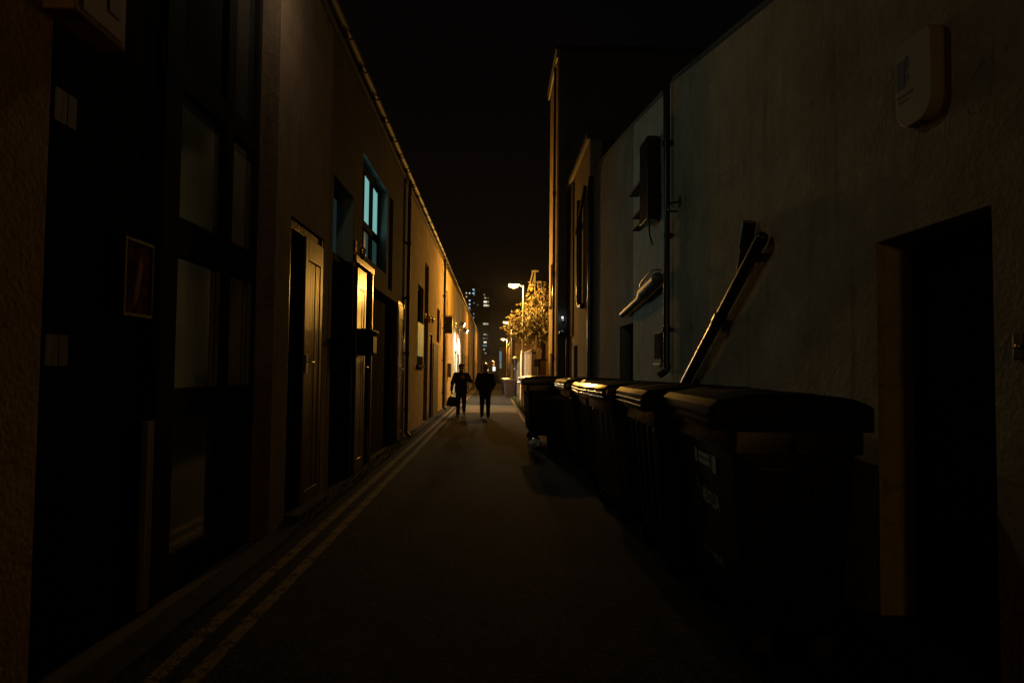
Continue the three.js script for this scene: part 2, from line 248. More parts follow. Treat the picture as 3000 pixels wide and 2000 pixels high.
{ // --- second unit: tall timber and glass front, teal window upstairs
  const b = thing('workshop_building', 'grey rendered workshop on the left with a teal lit upper window', 'building', 'low buildings in the left row');
  const d0 = 8.404, d1 = 15.6;
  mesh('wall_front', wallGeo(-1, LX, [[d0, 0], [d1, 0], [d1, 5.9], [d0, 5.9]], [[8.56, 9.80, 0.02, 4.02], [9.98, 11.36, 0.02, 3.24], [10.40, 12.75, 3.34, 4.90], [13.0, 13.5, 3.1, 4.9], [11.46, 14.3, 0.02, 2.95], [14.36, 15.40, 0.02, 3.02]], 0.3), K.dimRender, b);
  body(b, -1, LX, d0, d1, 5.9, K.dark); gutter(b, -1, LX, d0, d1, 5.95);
  // black gate with a dim fanlight over it
  planks(b, 'gate_board', -1, LX - 0.10, 8.57, 9.79, 0.03, 3.0, 9, K.blackWood, 0.05);
  mesh('gate_rail', bar(LX - 0.08, -1, 8.57, 9.79, 3.0, 3.10, 0.1), K.frame, b);
  const fan = mesh('fanlight', B(LX - 0.25, LX - 0.262, 3.10, 4.02, 8.56, 9.80), glow(TEAL, 0.016), b);
  mesh('teal_tinted_reveal', B(LX - 0.004, LX - 0.248, 3.105, 4.015, 9.785, 9.798), M([0.16, 0.20, 0.20], 0.9), b);  // added sheet, the teal light on the reveal put into its colour
  mesh('glazing_bar', [bar(LX - 0.23, -1, 9.16, 9.20, 3.10, 4.02, 0.02), bar(LX - 0.23, -1, 8.56, 9.80, 3.98, 4.02, 0.02)], K.frame, fan);
  // lit boarded door beside it
  mesh('door_frame', [bar(LX + 0.02, -1, 9.70, 9.775, 0.02, 3.05, 0.1), bar(LX + 0.018, -1, 10.66, 10.74, 0.02, 3.12, 0.1)], K.mattBlack, b);
  mesh('door_frame', [bar(LX + 0.03, -1, 9.90, 11.38, 3.13, 3.23, 0.12), bar(LX + 0.02, -1, 11.28, 11.35, 0.02, 3.13, 0.1)], K.paleWood, b);
  boardDoor(b, -1, LX + 0.035, 9.99, 10.65, 0.03, 3.06, 5, K.paleWood, { handle: [10.52, 1.58], top: 0.30 });
  planks(b, 'side_board', -1, LX - 0.09, 10.745, 11.275, 0.03, 3.12, 4, K.blackWood, 0.05);
  // teal window of six panes
  const w = new THREE.Group(); w.name = 'window'; b.add(w); const wx = LX - 0.16;
  for (const d of [10.40, 11.10, 11.22, 11.86, 12.0, 12.70]) mesh('mullion', bar(wx + 0.02, -1, d, d + 0.05, 3.34, 4.90, 0.07), K.frame, w);
  for (const [h0, h1] of [[3.34, 3.40], [3.90, 4.02], [4.84, 4.90]]) mesh('transom', bar(wx + 0.028, -1, 10.40, 12.75, h0, h1, 0.06), K.frame, w);
  for (const [a, c] of [[10.45, 11.10], [11.27, 11.86], [12.05, 12.70]]) {
    mesh('pane', B(wx - 0.02, wx - 0.03, 4.02, 4.84, a, c), glow(TEAL, 0.42), w);
    mesh('pane', B(wx - 0.02, wx - 0.03, 3.40, 3.90, a, c), glow(TEAL, 0.035), w);
    const L = new THREE.RectAreaLight(TEAL, 1.6, c - a, 0.82); L.position.set(wx + 0.06, 4.43, -(a + c) / 2); L.lookAt(2, 4.0, -(a + c) / 2); scene.add(L);
  }
  mesh('window_latch', [B(wx + 0.02, wx + 0.07, 3.70, 3.74, 10.5, 10.62)], K.frame, w);
  // narrow glazed slot, then black boards and the third door
  mesh('pane', B(LX - 0.20, LX - 0.21, 3.1, 4.9, 13.0, 13.5), glow(TEAL, 0.02), b);
  planks(b, 'gate_board', -1, LX - 0.14, 11.465, 14.295, 0.03, 2.94, 19, K.blackWood, 0.05);
  boardDoor(b, -1, LX + 0.02, 14.44, 15.34, 0.03, 2.93, 6, K.paleWood, { handle: [14.6, 1.55] });
  mesh('door_frame', [bar(LX + 0.01, -1, 14.365, 14.435, 0.02, 2.95, 0.1), bar(LX + 0.01, -1, 15.335, 15.395, 0.02, 2.95, 0.1), bar(LX + 0.01, -1, 14.36, 15.40, 2.94, 3.01, 0.1)], K.blackPaint, b);
  downpipe(b, -1, LX, 15.46, 5.93);
}
{ // --- third unit: ochre wall
  const b = thing('ochre_building', 'ochre walled building on the left with a dim green frosted window', 'building', 'low buildings in the left row');
  const d0 = 15.604, d1 = 26.6;
  mesh('wall_front', wallGeo(-1, LX, [[d0, 0], [d1, 0], [d1, 5.9], [d0, 5.9]], [[18.0, 19.45, 1.7, 3.85], [19.75, 20.9, 0.02, 4.7], [21.35, 22.5, 0.02, 2.75], [24.0, 25.2, 2.55, 3.75]], 0.3), K.ochre, b);
  body(b, -1, LX, d0, d1, 5.9, K.dark); gutter(b, -1, LX, d0, d1, 5.95);
  mesh('frosted_pane', B(LX + 0.02, LX - 0.02, 1.93, 2.83, 18.02, 19.43), M([0.30, 0.42, 0.20], 0.6, { emissive: new THREE.Color().setRGB(0.75, 1, 0.32), emissiveIntensity: 0.06 }), b);
  const w = new THREE.Group(); w.name = 'window'; b.add(w);
  mesh('pane', B(LX - 0.13, LX - 0.14, 2.83, 3.85, 18.0, 19.45), K.darkGlass, w);
  mesh('frame', [bar(LX - 0.09, -1, 18.0, 18.06, 2.83, 3.85, 0.05), bar(LX - 0.09, -1, 19.39, 19.45, 2.83, 3.85, 0.05), bar(LX - 0.09, -1, 18.7, 18.75, 2.83, 3.85, 0.05), bar(LX - 0.092, -1, 18.06, 19.39, 3.79, 3.85, 0.05)], K.frame, w);
  mesh('window_sill', RB(LX + 0.06, LX - 0.14, 1.62, 1.70, 17.95, 19.5, 0.01), K.setts, w);
  planks(b, 'gate_board', -1, LX - 0.18, 19.76, 20.89, 0.03, 4.68, 7, K.brownWood, 0.05);
  boardDoor(b, -1, LX - 0.06, 21.42, 22.42, 0.03, 2.68, 6, K.greyWood, { handle: [21.55, 1.2] });
  mesh('door_frame', [bar(LX, -1, 21.355, 21.415, 0.02, 2.74, 0.1), bar(LX, -1, 22.425, 22.495, 0.02, 2.74, 0.1), bar(LX, -1, 21.35, 22.5, 2.69, 2.745, 0.1)], K.redWood, b);
  const w2 = new THREE.Group(); w2.name = 'window'; b.add(w2);
  mesh('pane', B(LX - 0.15, LX - 0.16, 2.55, 3.75, 24.0, 25.2), K.darkGlass, w2);
  mesh('frame', [bar(LX - 0.1, -1, 24.0, 24.06, 2.55, 3.75, 0.05), bar(LX - 0.1, -1, 25.14, 25.2, 2.55, 3.75, 0.05), bar(LX - 0.103, -1, 24.06, 25.14, 3.13, 3.18, 0.05)], K.frame, w2);
  planks(b, 'hoarding_board', -1, LX + 0.03, 22.6, 24.5, 0.05, 2.45, 10, K.brownWood, 0.025);
  downpipe(b, -1, LX, 26.45, 5.93, 0.1, 0.055);
}
{ // --- fourth unit under the first street lamp: yellow wall, white bay with green doors
  const b = thing('yellow_building', 'yellow and white painted building on the left under two bright wall floodlights', 'building', 'low buildings in the left row');
  const d0 = 26.604;
  mesh('wall_front', wallGeo(-1, LX, [[d0, 0], [30.2, 0], [30.2, 5.9], [d0, 5.9]], [[27.9, 29.5, 0.02, 4.9]], 0.3), K.ochre, b);
  mesh('wall_front', wallGeo(-1, LX, [[30.204, 0], [34.6, 0], [34.6, 5.9], [30.204, 5.9]], [], 0.3), K.yellowWall, b);
  mesh('wall_front', wallGeo(-1, LX, [[34.604, 0], [42, 0], [42, 5.9], [34.604, 5.9]], [[35.0, 36.8, 0.02, 2.55], [37.3, 39.3, 0.02, 2.45]], 0.3), K.white, b);
  body(b, -1, LX, d0, 42, 5.9, K.dark); gutter(b, -1, LX, d0, 42, 5.95);
  planks(b, 'shutter_board', -1, LX - 0.06, 27.91, 29.49, 0.03, 3.0, 8, K.brownWood, 0.05);
  planks(b, 'shutter_board', -1, LX - 0.10, 27.91, 29.49, 3.02, 4.88, 8, K.greyWood, 0.05);
  boardDoor(b, -1, LX - 0.05, 35.06, 36.74, 0.03, 2.5, 8, K.greenPaint, {});
  boardDoor(b, -1, LX - 0.05, 37.36, 39.24, 0.03, 2.4, 8, K.greenPaint, {});
}
{ // --- further units, stepping away down the lane
  const spec = [[42.004, 52, K.brown, 'brown rendered building beyond the white floodlit bay on the left'], [52.004, 64, K.ochre, 'ochre building with tall shuttered bays far down the left row'], [64.004, 80, K.brown, 'dim brown building second from the far end of the left row'], [80.004, 104, K.greyRender, 'grey end building at the far end of the left row']];
  spec.forEach(([d0, d1, m, label], i) => {
    const b = thing('lane_building', label, 'building', 'low buildings in the left row'), holes = [];
    for (let d = d0 + 0.9; d + 2 < d1; d += 3.4) holes.push([d, d + 1.5, 0.02, i % 2 ? 4.6 : 2.6]);
    mesh('wall_front', wallGeo(-1, LX, [[d0, 0], [d1, 0], [d1, 5.9], [d0, 5.9]], holes, 0.3), m, b);
    body(b, -1, LX, d0, d1, 5.9, K.dark); gutter(b, -1, LX, d0, d1, 5.95);
    for (const [a, c, h0, h1] of holes) { mesh('door', B(LX - 0.18, LX - 0.22, h0, h1 * 0.62, a, c), i % 2 ? K.brownWood : K.redWood, b); mesh('window', B(LX - 0.2, LX - 0.23, h1 * 0.62 + 0.004, h1, a, c), K.darkGlass, b); }
    downpipe(b, -1, LX, d1 - 0.3, 5.93, 0.1, 0.06);
  });
}

// ------------------------------------------------------------------ right side
const RX = 2.35;
{ // --- near rendered wall with a recessed door
  const b = thing('gable_building', 'near rendered building on the right with a recessed dark door and sloping top', 'building');
  mesh('wall_front', wallGeo(1, RX, [[-14, 0], [3.15, 0], [3.15, 2.38], [4.13, 2.38], [4.13, 0], [9.05, 0], [9.05, 5.48], [5.67, 4.75], [4.2, 4.4], [-14, 4.4]], [], 0.3), K.rightRender, b);
  mesh('wall', B(RX + 0.3, RX + 5, 0, 4.3, -14, 9.05), K.dark, b);
  const rg = wallGeo(1, RX + 0.02, [[-14, 4.404], [4.2, 4.404], [5.67, 4.754], [9.05, 5.484], [9.05, 5.57], [5.67, 4.84], [4.2, 4.49], [-14, 4.49]], [], 4.9);
  mesh('roof', rg, K.slate, b);
  const d = new THREE.Group(); d.name = 'door'; b.add(d);
  mesh('door_leaf', B(RX + 0.24, RX + 0.285, 0.12, 2.3, 3.155, 4.06), K.mattBlack, d);
  for (const [h0, h1] of [[0.3, 1.05], [1.2, 2.15]]) for (const [a, c] of [[3.26, 3.56], [3.66, 3.96]]) mesh('panel', RB(RX + 0.228, RX + 0.245, h0, h1, a, c, 0.006), K.mattBlack, d);
  mesh('door_frame', [B(RX + 0.22, RX + 0.29, 0.0, 2.37, 4.062, 4.128), B(RX + 0.222, RX + 0.29, 2.302, 2.372, 3.155, 4.06)], K.frame, b);
  mesh('door_step', RB(RX - 0.15, RX + 0.3, 0.005, 0.12, 3.16, 4.12, 0.01), K.setts, b);
  downpipe(b, 1, RX, 8.98, 5.55, 1.55, 0.045, K.plasticPipe);
}
{ // --- second wall with a black doorway
  const b = thing('low_rendered_building', 'pale rendered building on the right with a black doorway behind the bins', 'building');
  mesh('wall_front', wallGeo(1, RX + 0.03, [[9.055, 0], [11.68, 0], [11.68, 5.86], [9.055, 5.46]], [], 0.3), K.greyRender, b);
  mesh('wall_front', wallGeo(1, RX + 0.034, [[11.684, 2.42], [12.96, 2.42], [12.96, 0], [16.6, 0], [16.6, 6.5], [12.8, 6.03], [11.684, 5.86]], [], 0.3), K.darkerRender, b);  // far part of the wall, in a darker grey than the near part
  mesh('wall', B(RX + 0.33, RX + 5, 0, 5.4, 9.055, 16.6), K.dark, b);
  mesh('roof', wallGeo(1, RX + 0.05, [[9.06, 5.48], [12.8, 6.034], [16.6, 6.504], [16.6, 6.6], [12.8, 6.12], [9.06, 5.57]], [], 4.9), K.slate, b);
  planks(b, 'door_board', 1, RX + 0.22, 11.70, 12.95, 0.05, 2.41, 8, K.blackWood, 0.05);
  downpipe(b, 1, RX + 0.03, 16.52, 6.4, 0.2, 0.055, K.plasticPipe);
}
{ // --- link wall between the low building and the tall one
  const b = thing('link_building', 'brown wall with a soil stack between the pale and the tall right buildings', 'building'), X = 2.30, d0 = 16.604, d1 = 21.8;
  mesh('wall_front', wallGeo(1, X, [[d0, 0], [d1, 0], [d1, 7.3], [d0, 7.3]], [[18.9, 19.8, 0.03, 2.3]], 0.3), K.tallRender, b); mesh('wall', B(X + 0.3, X + 5, 0, 7.2, d0, d1), K.dark, b); mesh('roof', B(X - 0.08, X + 5, 7.304, 7.45, d0, d1), K.slate, b);
  planks(b, 'door_board', 1, X + 0.15, 18.905, 19.795, 0.05, 2.29, 6, K.brownWood, 0.05);
  mesh('black_strip', B(X - 0.03, X - 0.002, 2.6, 7.2, 19.95, 21.6), K.mattBlack, b);  // flat black strip laid on the wall
  const st = mesh('soil_pipe', [cyl(V(X - 0.09, 3.55, 17.95), V(X - 0.09, 6.1, 17.95), 0.075), tube([V(X - 0.09, 3.6, 17.95), V(X - 0.09, 3.4, 17.93), V(X - 0.08, 3.28, 17.75), V(X - 0.05, 3.25, 17.5)], 0.075, 12)], K.plasticPipe, b);
  mesh('branch_pipe', [cyl(V(X - 0.1, 5.35, 18.6), V(X - 0.1, 6.15, 16.75), 0.05), cyl(V(X - 0.12, 5.75, 18.1), V(X - 0.12, 5.5, 17.6), 0.035)], K.plasticPipe, st);
  mesh('waste_pipe', cyl(V(X - 0.07, 0, 20.9), V(X - 0.07, 2.6, 20.9), 0.055), K.plasticPipe, b);
}
{ // --- tall building stepping into the lane
  const b = thing('tall_building', 'tall dark building on the right stepping out into the lane', 'building');
  const d0 = 21.84, d1 = 25.35, H = 12.0, X = 2.0;
  mesh('wall_front', wallGeo(1, X, [[d0 + 0.25, 0], [d1, 0], [d1, H], [d0 + 0.25, H]], [[23.6, 24.5, 0.05, 2.2], [23.5, 24.6, 3.9, 5.4]], 0.25), K.paleCream, b);
  mesh('gable_wall', B(X, X + 6, 0, H, d0, d0 + 0.245), K.darkerRender, b);  // gable darker than the lane front, its shade put into the colour
  mesh('wall', B(X + 0.25, X + 6, 0, H, d0 + 0.25, d1), K.dark, b);
  mesh('roof', [B(X - 0.12, X + 6.1, H + 0.004, H + 0.16, d0 - 0.12, d1 + 0.1)], K.slate, b);
  mesh('fascia', [B(X - 0.09, X - 0.04, H - 0.22, H, d0 - 0.02, d1)], M([0.4, 0.4, 0.38], 0.5), b);
  mesh('door', B(X + 0.14, X + 0.18, 0.05, 2.2, 23.6, 24.5), K.greyWood, b);
  const w = mesh('window', B(X + 0.14, X + 0.17, 3.9, 5.4, 23.5, 24.6), K.darkGlass, b); mesh('sill', B(X - 0.05, X + 0.12, 3.8, 3.896, 23.45, 24.65), K.setts, w);
  mesh('doorway_frame', [B(2.06, 2.09, 0.1, 2.72, d0 - 0.06, d0 - 0.004)], K.greyWood, b); mesh('doorway_frame', [B(2.17, 2.21, 0.1, 2.72, d0 - 0.05, d0 - 0.004)], K.greyWood, b);
  const can = loft([{ y: 2.74, x0: 2.01, x1: 2.29, z0: -d0 + 0.004, z1: -d0 + 0.42, r: 0.02 }, { y: 2.80, x0: 2.03, x1: 2.29, z0: -d0 + 0.004, z1: -d0 + 0.38, r: 0.02 }, { y: 2.92, x0: 2.09, x1: 2.27, z0: -d0 + 0.004, z1: -d0 + 0.16, r: 0.02 }]);
  mesh('door_canopy', can, K.blackPaint, b);
  const dp = mesh('downpipe', cyl(V(X - 0.07, 0.1, 22.5), V(X - 0.07, H - 0.25, 22.5), 0.045), K.plasticPipe, b); for (const y of [1.9, 4.7, 7.4]) mesh('pipe_socket', cyl(V(X - 0.07, y, 22.5), V(X - 0.07, y + 0.16, 22.5), 0.06), K.plasticPipe, dp);
}
{ // --- garden walls and fences past the tall building
  const bw = thing('yard_wall', 'rough brown yard wall beside the tall building at the foot of the tree', 'wall');
  mesh('wall', B(1.72, 1.92, 0, 1.95, 25.4, 26.9), K.dirtyBrick, bw); mesh('coping', RB(1.68, 1.96, 1.954, 2.02, 25.4, 26.9, 0.01), K.setts, bw);
  const ww = thing('garden_wall', 'white painted garden wall beyond the tree on the right', 'wall');
  mesh('wall', B(1.40, 1.62, 0, 2.33, 26.0, 32.0), K.white, ww); mesh('coping', RB(1.37, 1.65, 2.334, 2.40, 25.97, 32.03, 0.01), K.white, ww);
  const pl = thing('gate_pillar', 'rendered gate pillar with rounded top just past the white garden wall', 'pillar');
  mesh('shaft', RB(1.32, 1.62, 0, 2.45, 33.2, 35.4, 0.06), K.cream, pl); mesh('cap', loft([{ y: 2.45, x0: 1.33, x1: 1.61, z0: -35.38, z1: -33.22, r: 0.06 }, { y: 2.6, x0: 1.36, x1: 1.58, z0: -35.2, z1: -33.4, r: 0.08 }, { y: 2.66, x0: 1.42, x1: 1.52, z0: -34.9, z1: -33.7, r: 0.04 }]), K.cream, pl);
  const fn = thing('timber_fence', 'dark timber fence running along the right verge past the pillar', 'fence');
  for (let d = 35.6, i = 0; d < 58; d += 2.0, i++) { mesh('post', RB(1.33, 1.43, 0.05, 2.05, d, d + 0.1, 0.008), K.greyWood, fn); for (let j = 0; j < 8; j++) mesh('board', RB(1.40 + 0.004 * (j % 2), 1.425, 0.1, 1.9 + 0.03 * ((i + j) % 3), d + 0.12 + j * 0.232, d + 0.12 + j * 0.232 + 0.222, 0.004), (i + j) % 3 ? K.brownWood : K.greyWood, fn); }
  const fb = thing('far_terrace', 'dark low terrace far down the right side of the lane', 'building');
  mesh('wall', B(1.55, 7, 0, 4.2, 58.2, 100), K.brown, fb); mesh('roof', B(1.45, 7.1, 4.204, 4.4, 58.1, 100.1), K.slate, fb);
  for (let d = 60; d < 98; d += 5.2) { const w = mesh('window', B(1.535, 1.56, 1.1, 2.4, d, d + 1.4), K.darkGlass, fb); mesh('sill', B(1.47, 1.545, 1.02, 1.096, d - 0.05, d + 1.45), K.setts, w); mesh('door', B(1.53, 1.56, 0.05, 2.2, d + 2.6, d + 3.5), K.redWood, fb); }
  const sh = thing('corner_shop', 'blue lit shop front closing the far right of the lane', 'building');
  mesh('wall', B(0.62, 9, 0, 5.2, 105, 116), K.greyRender, sh); mesh('roof', B(0.5, 9.1, 5.204, 5.4, 104.9, 116.1), K.slate, sh);
  const BL = new THREE.Color().setRGB(0.30, 0.62, 0.85);
  mesh('shop_window', B(0.70, 1.05, 2.9, 4.5, 104.95, 104.99), glow(BL, 0.22), sh); mesh('shop_window', B(0.72, 0.82, 1.9, 2.8, 104.95, 104.99), glow(BL, 0.16), sh); mesh('shop_window', B(0.88, 1.02, 1.9, 2.8, 104.95, 104.99), glow(new THREE.Color(0.5, 0.9, 0.7), 0.3), sh);
  mesh('shop_pilaster', [B(0.62, 0.69, 0.1, 4.6, 104.93, 104.985), B(1.06, 1.12, 0.1, 4.6, 104.93, 104.985)], K.greyWood, sh);
  // houses across the far road
  for (const [x0, x1, H, label] of [[-26, -9.3, 7.5, 'far dark house with one lit window left of the lane end'], [-9, 5.5, 6.2, 'far dark house closing the view at the lane end'], [6, 24, 8, 'far dark house right of the lane end behind the corner shop']]) {
    const h = thing('distant_house', label, 'house', 'houses across the far road');
    mesh('wall', B(x0, x1, 0, H, 345, 352), K.brown, h); const s = new THREE.Shape([[x0 - 0.3, 0], [x1 + 0.3, 0], [(x0 + x1) / 2, 3]].map((p) => new THREE.Vector2(...p))), g = new THREE.ExtrudeGeometry(s, { depth: 7.6, bevelEnabled: false }); g.translate(0, H + 0.004, -352.3); mesh('roof', metres(g), K.slate, h);
    for (let x = x0 + 1.5; x < x1 - 1.5; x += 3.2) for (const y of [1.2, 4]) if (y < H - 1.6) mesh('window', B(x, x + 1.2, y, y + 1.3, 344.95, 344.99), Math.abs(x + 4.4) < 0.4 && y < 2 ? glow(LAMPWHITE, 0.8) : K.darkGlass, h);
  }
}
{ // --- tower block on the skyline
  const Z = 520, sc = Z / 2000, t = thing('tower_block', 'tall dark tower block with scattered lit windows on the skyline', 'building');
  mesh('wall', B(-32, -12.6, 0, 66, Z, Z + 14), K.dark, t); mesh('stair_tower', B(-12.6, -3.6, 0, 64, Z + 0.5, Z + 14), K.dark, t); mesh('plant_room', B(-24, -16, 66, 69.5, Z + 3, Z + 11), K.dark, t); mesh('parapet', B(-32.2, -12.4, 66.004, 66.7, Z - 0.2, Z + 14.2), K.dark, t);
  const cool = new THREE.Color().setRGB(0.55, 0.78, 1.0), warm = new THREE.Color().setRGB(1.0, 0.82, 0.50), tealW = new THREE.Color().setRGB(0.5, 0.9, 1.0), ivory = new THREE.Color().setRGB(1, 0.93, 0.62);
  const X = (px) => (px - 1449) * sc - 0.35, Y = (py) => 1.57 + (1085 - py) * sc;
  const list = [[1385.5, 848.5, tealW, 0.9, 5, 4], [1388.5, 853, tealW, 0.12, 3, 8], [1365, 859, warm, 0.7, 4, 4], [1374.5, 859.5, cool, 1.0, 4, 4], [1385.5, 859.5, tealW, 0.8, 5, 4], [1388, 864, tealW, 0.15, 4, 5], [1338.5, 869, warm, 0.45, 4, 3], [1365, 870, warm, 0.6, 4, 4], [1374.5, 881, cool, 1.1, 4, 4], [1374.5, 892, cool, 1.1, 4, 4], [1387.5, 888, cool, 0.25, 4, 3], [1398.5, 893.5, ivory, 0.1, 4, 4], [1364, 901.5, ivory, 0.2, 3, 4], [1374, 902.5, cool, 0.9, 4, 4], [1377, 908, cool, 0.08, 5, 4], [1387, 920, cool, 0.3, 4, 3.5], [1373.5, 924, cool, 1.0, 4, 4], [1387, 931, tealW, 0.3, 4, 4], [1365, 924, ivory, 0.5, 3, 3], [1378, 929, tealW, 0.1, 6, 4], [1382, 935, cool, 0.16, 4, 3], [1402, 851, ivory, 0.05, 4, 3],
    [1417.5, 863.5, ivory, 0.35, 3, 4], [1420, 872.5, warm, 0.5, 5, 4], [1427, 873, warm, 0.08, 9, 4], [1420.5, 884, ivory, 1.3, 9, 5.5], [1428, 884, ivory, 0.35, 6, 4.5], [1421, 894.5, ivory, 0.9, 10, 5.5], [1429, 895, ivory, 0.5, 6, 5], [1418, 949, ivory, 0.6, 6, 5], [1425.5, 949, ivory, 0.45, 9, 5], [1420, 980, warm, 0.5, 6, 4.5], [1426, 981, ivory, 0.1, 6, 4.5], [1417, 992, ivory, 0.3, 3.5, 3.5], [1425, 992, ivory, 0.08, 8, 4], [1421.5, 1003, ivory, 1.1, 8.5, 5], [1416, 1013, cool, 0.2, 4, 4], [1422, 1013, tealW, 0.25, 8, 4.5], [1419, 1024, ivory, 0.4, 4.5, 4.5], [1423, 1035, ivory, 0.3, 5, 3.5], [1427, 1049, ivory, 0.5, 4, 3], [1421, 1051, ivory, 0.4, 3, 3.5]];
  for (const [px, py, c, k, w, h] of list) { const zf = px > 1400 ? Z + 0.5 : Z, win = mesh('window', B(X(px - w / 2), X(px + w / 2), Y(py + h / 2), Y(py - h / 2), zf - 0.08, zf - 0.02), glow(c, k), t); if (w > 5) mesh('window_bar', B(X(px) - 0.09, X(px) + 0.09, Y(py + h / 2), Y(py - h / 2), zf - 0.14, zf - 0.09), K.frame, win); }
  for (let r = 0; r < 20; r++) for (const px of [1345, 1355, 1369, 1380, 1393]) mesh('window', B(X(px - 1.6), X(px + 1.6), Y(1060 - r * 10.8 + 1.5), Y(1060 - r * 10.8 - 1.8), Z - 0.05, Z - 0.01), K.darkGlass, t);
}

// ------------------------------------------------------------------ street lamps
function streetLamp(x, h, d, arm, label, power, near = true, group = 'street lamps along the lane', tint = SODIUM) {
  const o = thing('street_lamp', label, 'street lamp', group), hx = x, px = x + arm;
  mesh('post', [cyl(V(px, 0, d), V(px, 1.1, d), 0.075), cyl(V(px, 1.1, d), V(px, 1.16, d), 0.075, 0.05), cyl(V(px, 1.16, d), V(px, h - 0.02, d), 0.05, 0.042)], K.galv, o);
  mesh('arm', [cyl(V(px + 0.03, h - 0.06, d), V(hx + 0.2, h + 0.03, d), 0.028, 0.024), sph(V(px, h - 0.03, d), 0.05)], K.galv, o);
  if (near) mesh('post_band', [cyl(V(px, h - 0.42, d), V(px, h - 0.39, d), 0.054), cyl(V(px, h - 0.62, d), V(px, h - 0.60, d), 0.055)], K.castIron, o);
  const dz = -d, head = loft([{ y: h + 0.035, x0: hx - 0.20, x1: hx + 0.26, z0: dz - 0.115, z1: dz + 0.115, r: 0.11 }, { y: h + 0.075, x0: hx - 0.17, x1: hx + 0.26, z0: dz - 0.09, z1: dz + 0.09, r: 0.09 }, { y: h + 0.11, x0: hx - 0.08, x1: hx + 0.2, z0: dz - 0.04, z1: dz + 0.04, r: 0.04 }]);
  mesh('lamp_head', head, K.galv, o);
  mesh('lamp_bowl', sph(V(hx - 0.01, h - 0.005, d), 0.205, 0.115, 0.115, 20), glow(new THREE.Color().setRGB(1.0, 0.62, 0.20), 24), o);
  if (power) { const L = new THREE.PointLight(tint, power, 0, 2); L.position.set(hx, h - 0.22, dz); L.castShadow = true; L.shadow.radius = near || d > 0 ? 5 : 14; scene.add(L); }
  return o;
}
streetLamp(0.75, 5.08, 28, 0.41, 'nearest lit street lamp on a galvanised post beside the tree', STREET);
streetLamp(0.81, 5.1, 50, 0.42, 'second lit street lamp, half behind the hanging branches', STREET);
streetLamp(0.90, 5.0, 75, 0.42, 'third lit street lamp, lowest in view below the branches', STREET);
streetLamp(-0.70, 5.15, 260, 0.42, 'small far street lamp just right of the tower block windows', STREET * 0.5, false);
streetLamp(-4.3, 5.1, 330, 0.42, 'farthest tiny street lamp below the tower block', STREET * 0.5, false);
streetLamp(0.3, 3.2, -10.5, 1.75, 'bracket street lamp standing behind the viewer', 20, false);
{ // bright sign far off at the lane end
  const s = thing('lit_sign', 'small bright white sign at the far end of the lane', 'sign');
  mesh('sign_face', B(-0.42, 0.14, 1.45, 2.35, 150, 150.05), glow(new THREE.Color(0.9, 1.0, 0.8), 1.6), s); mesh('sign_case', B(-0.46, 0.18, 1.40, 2.40, 150.055, 150.2), K.galv, s); mesh('post', cyl(V(-0.14, 0, 150.12), V(-0.14, 1.4, 150.12), 0.05), K.galv, s);
}
// ------------------------------------------------------------------ wall lights on the left
function floodlight(d, h, label, power) {
  const o = thing('wall_floodlight', label, 'floodlight', 'white floodlights on the left wall');
  mesh('bracket', [B(LX + 0.002, LX + 0.02, h - 0.12, h + 0.12, d - 0.08, d + 0.08), cyl(V(LX + 0.02, h, d), V(LX + 0.26, h + 0.05, d), 0.02)], K.galv, o);
  const g = new RoundedBoxGeometry(0.22, 0.20, 0.30, 2, 0.02); g.rotateZ(-0.5); g.translate(LX + 0.34, h + 0.06, -d); mesh('housing', g, K.castIron, o);
  const f = new RoundedBoxGeometry(0.02, 0.18, 0.28, 2, 0.008); f.translate(0.125, 0, 0); f.rotateZ(-0.5); f.translate(LX + 0.34, h + 0.06, -d); mesh('lens', f, glow(new THREE.Color().setRGB(1, 0.88, 0.62), 30), o);
  const L = new THREE.SpotLight(LAMPWHITE, power, 0, 1.48, 0.35, 2); L.position.set(LX + 0.50, h - 0.03, -d); L.target.position.set(LX + 2.6, 0, -d + 0.8); scene.add(L.target); L.castShadow = true; L.shadow.radius = 5; scene.add(L);
}
floodlight(35.5, 3.9, 'nearer and higher of the two white wall floodlights', 130);
floodlight(39.3, 3.78, 'farther and lower of the two white wall floodlights', 130);
{ // white marker light on the tall building
  const o = thing('entry_light', 'tiny white light above the canopy on the tall building', 'wall lamp');
  mesh('base', B(2.14, 2.20, 3.16, 3.34, 21.77, 21.836), K.whitePlastic, o); mesh('lens', sph(V(2.15, 3.28, 21.75), 0.028), glow(new THREE.Color(0.75, 0.88, 1), 2.5), o);
  const L = new THREE.PointLight(new THREE.Color(0.75, 0.88, 1), 0.015, 0, 2); L.position.set(2.15, 3.26, -21.68); L.castShadow = true; scene.add(L);
}
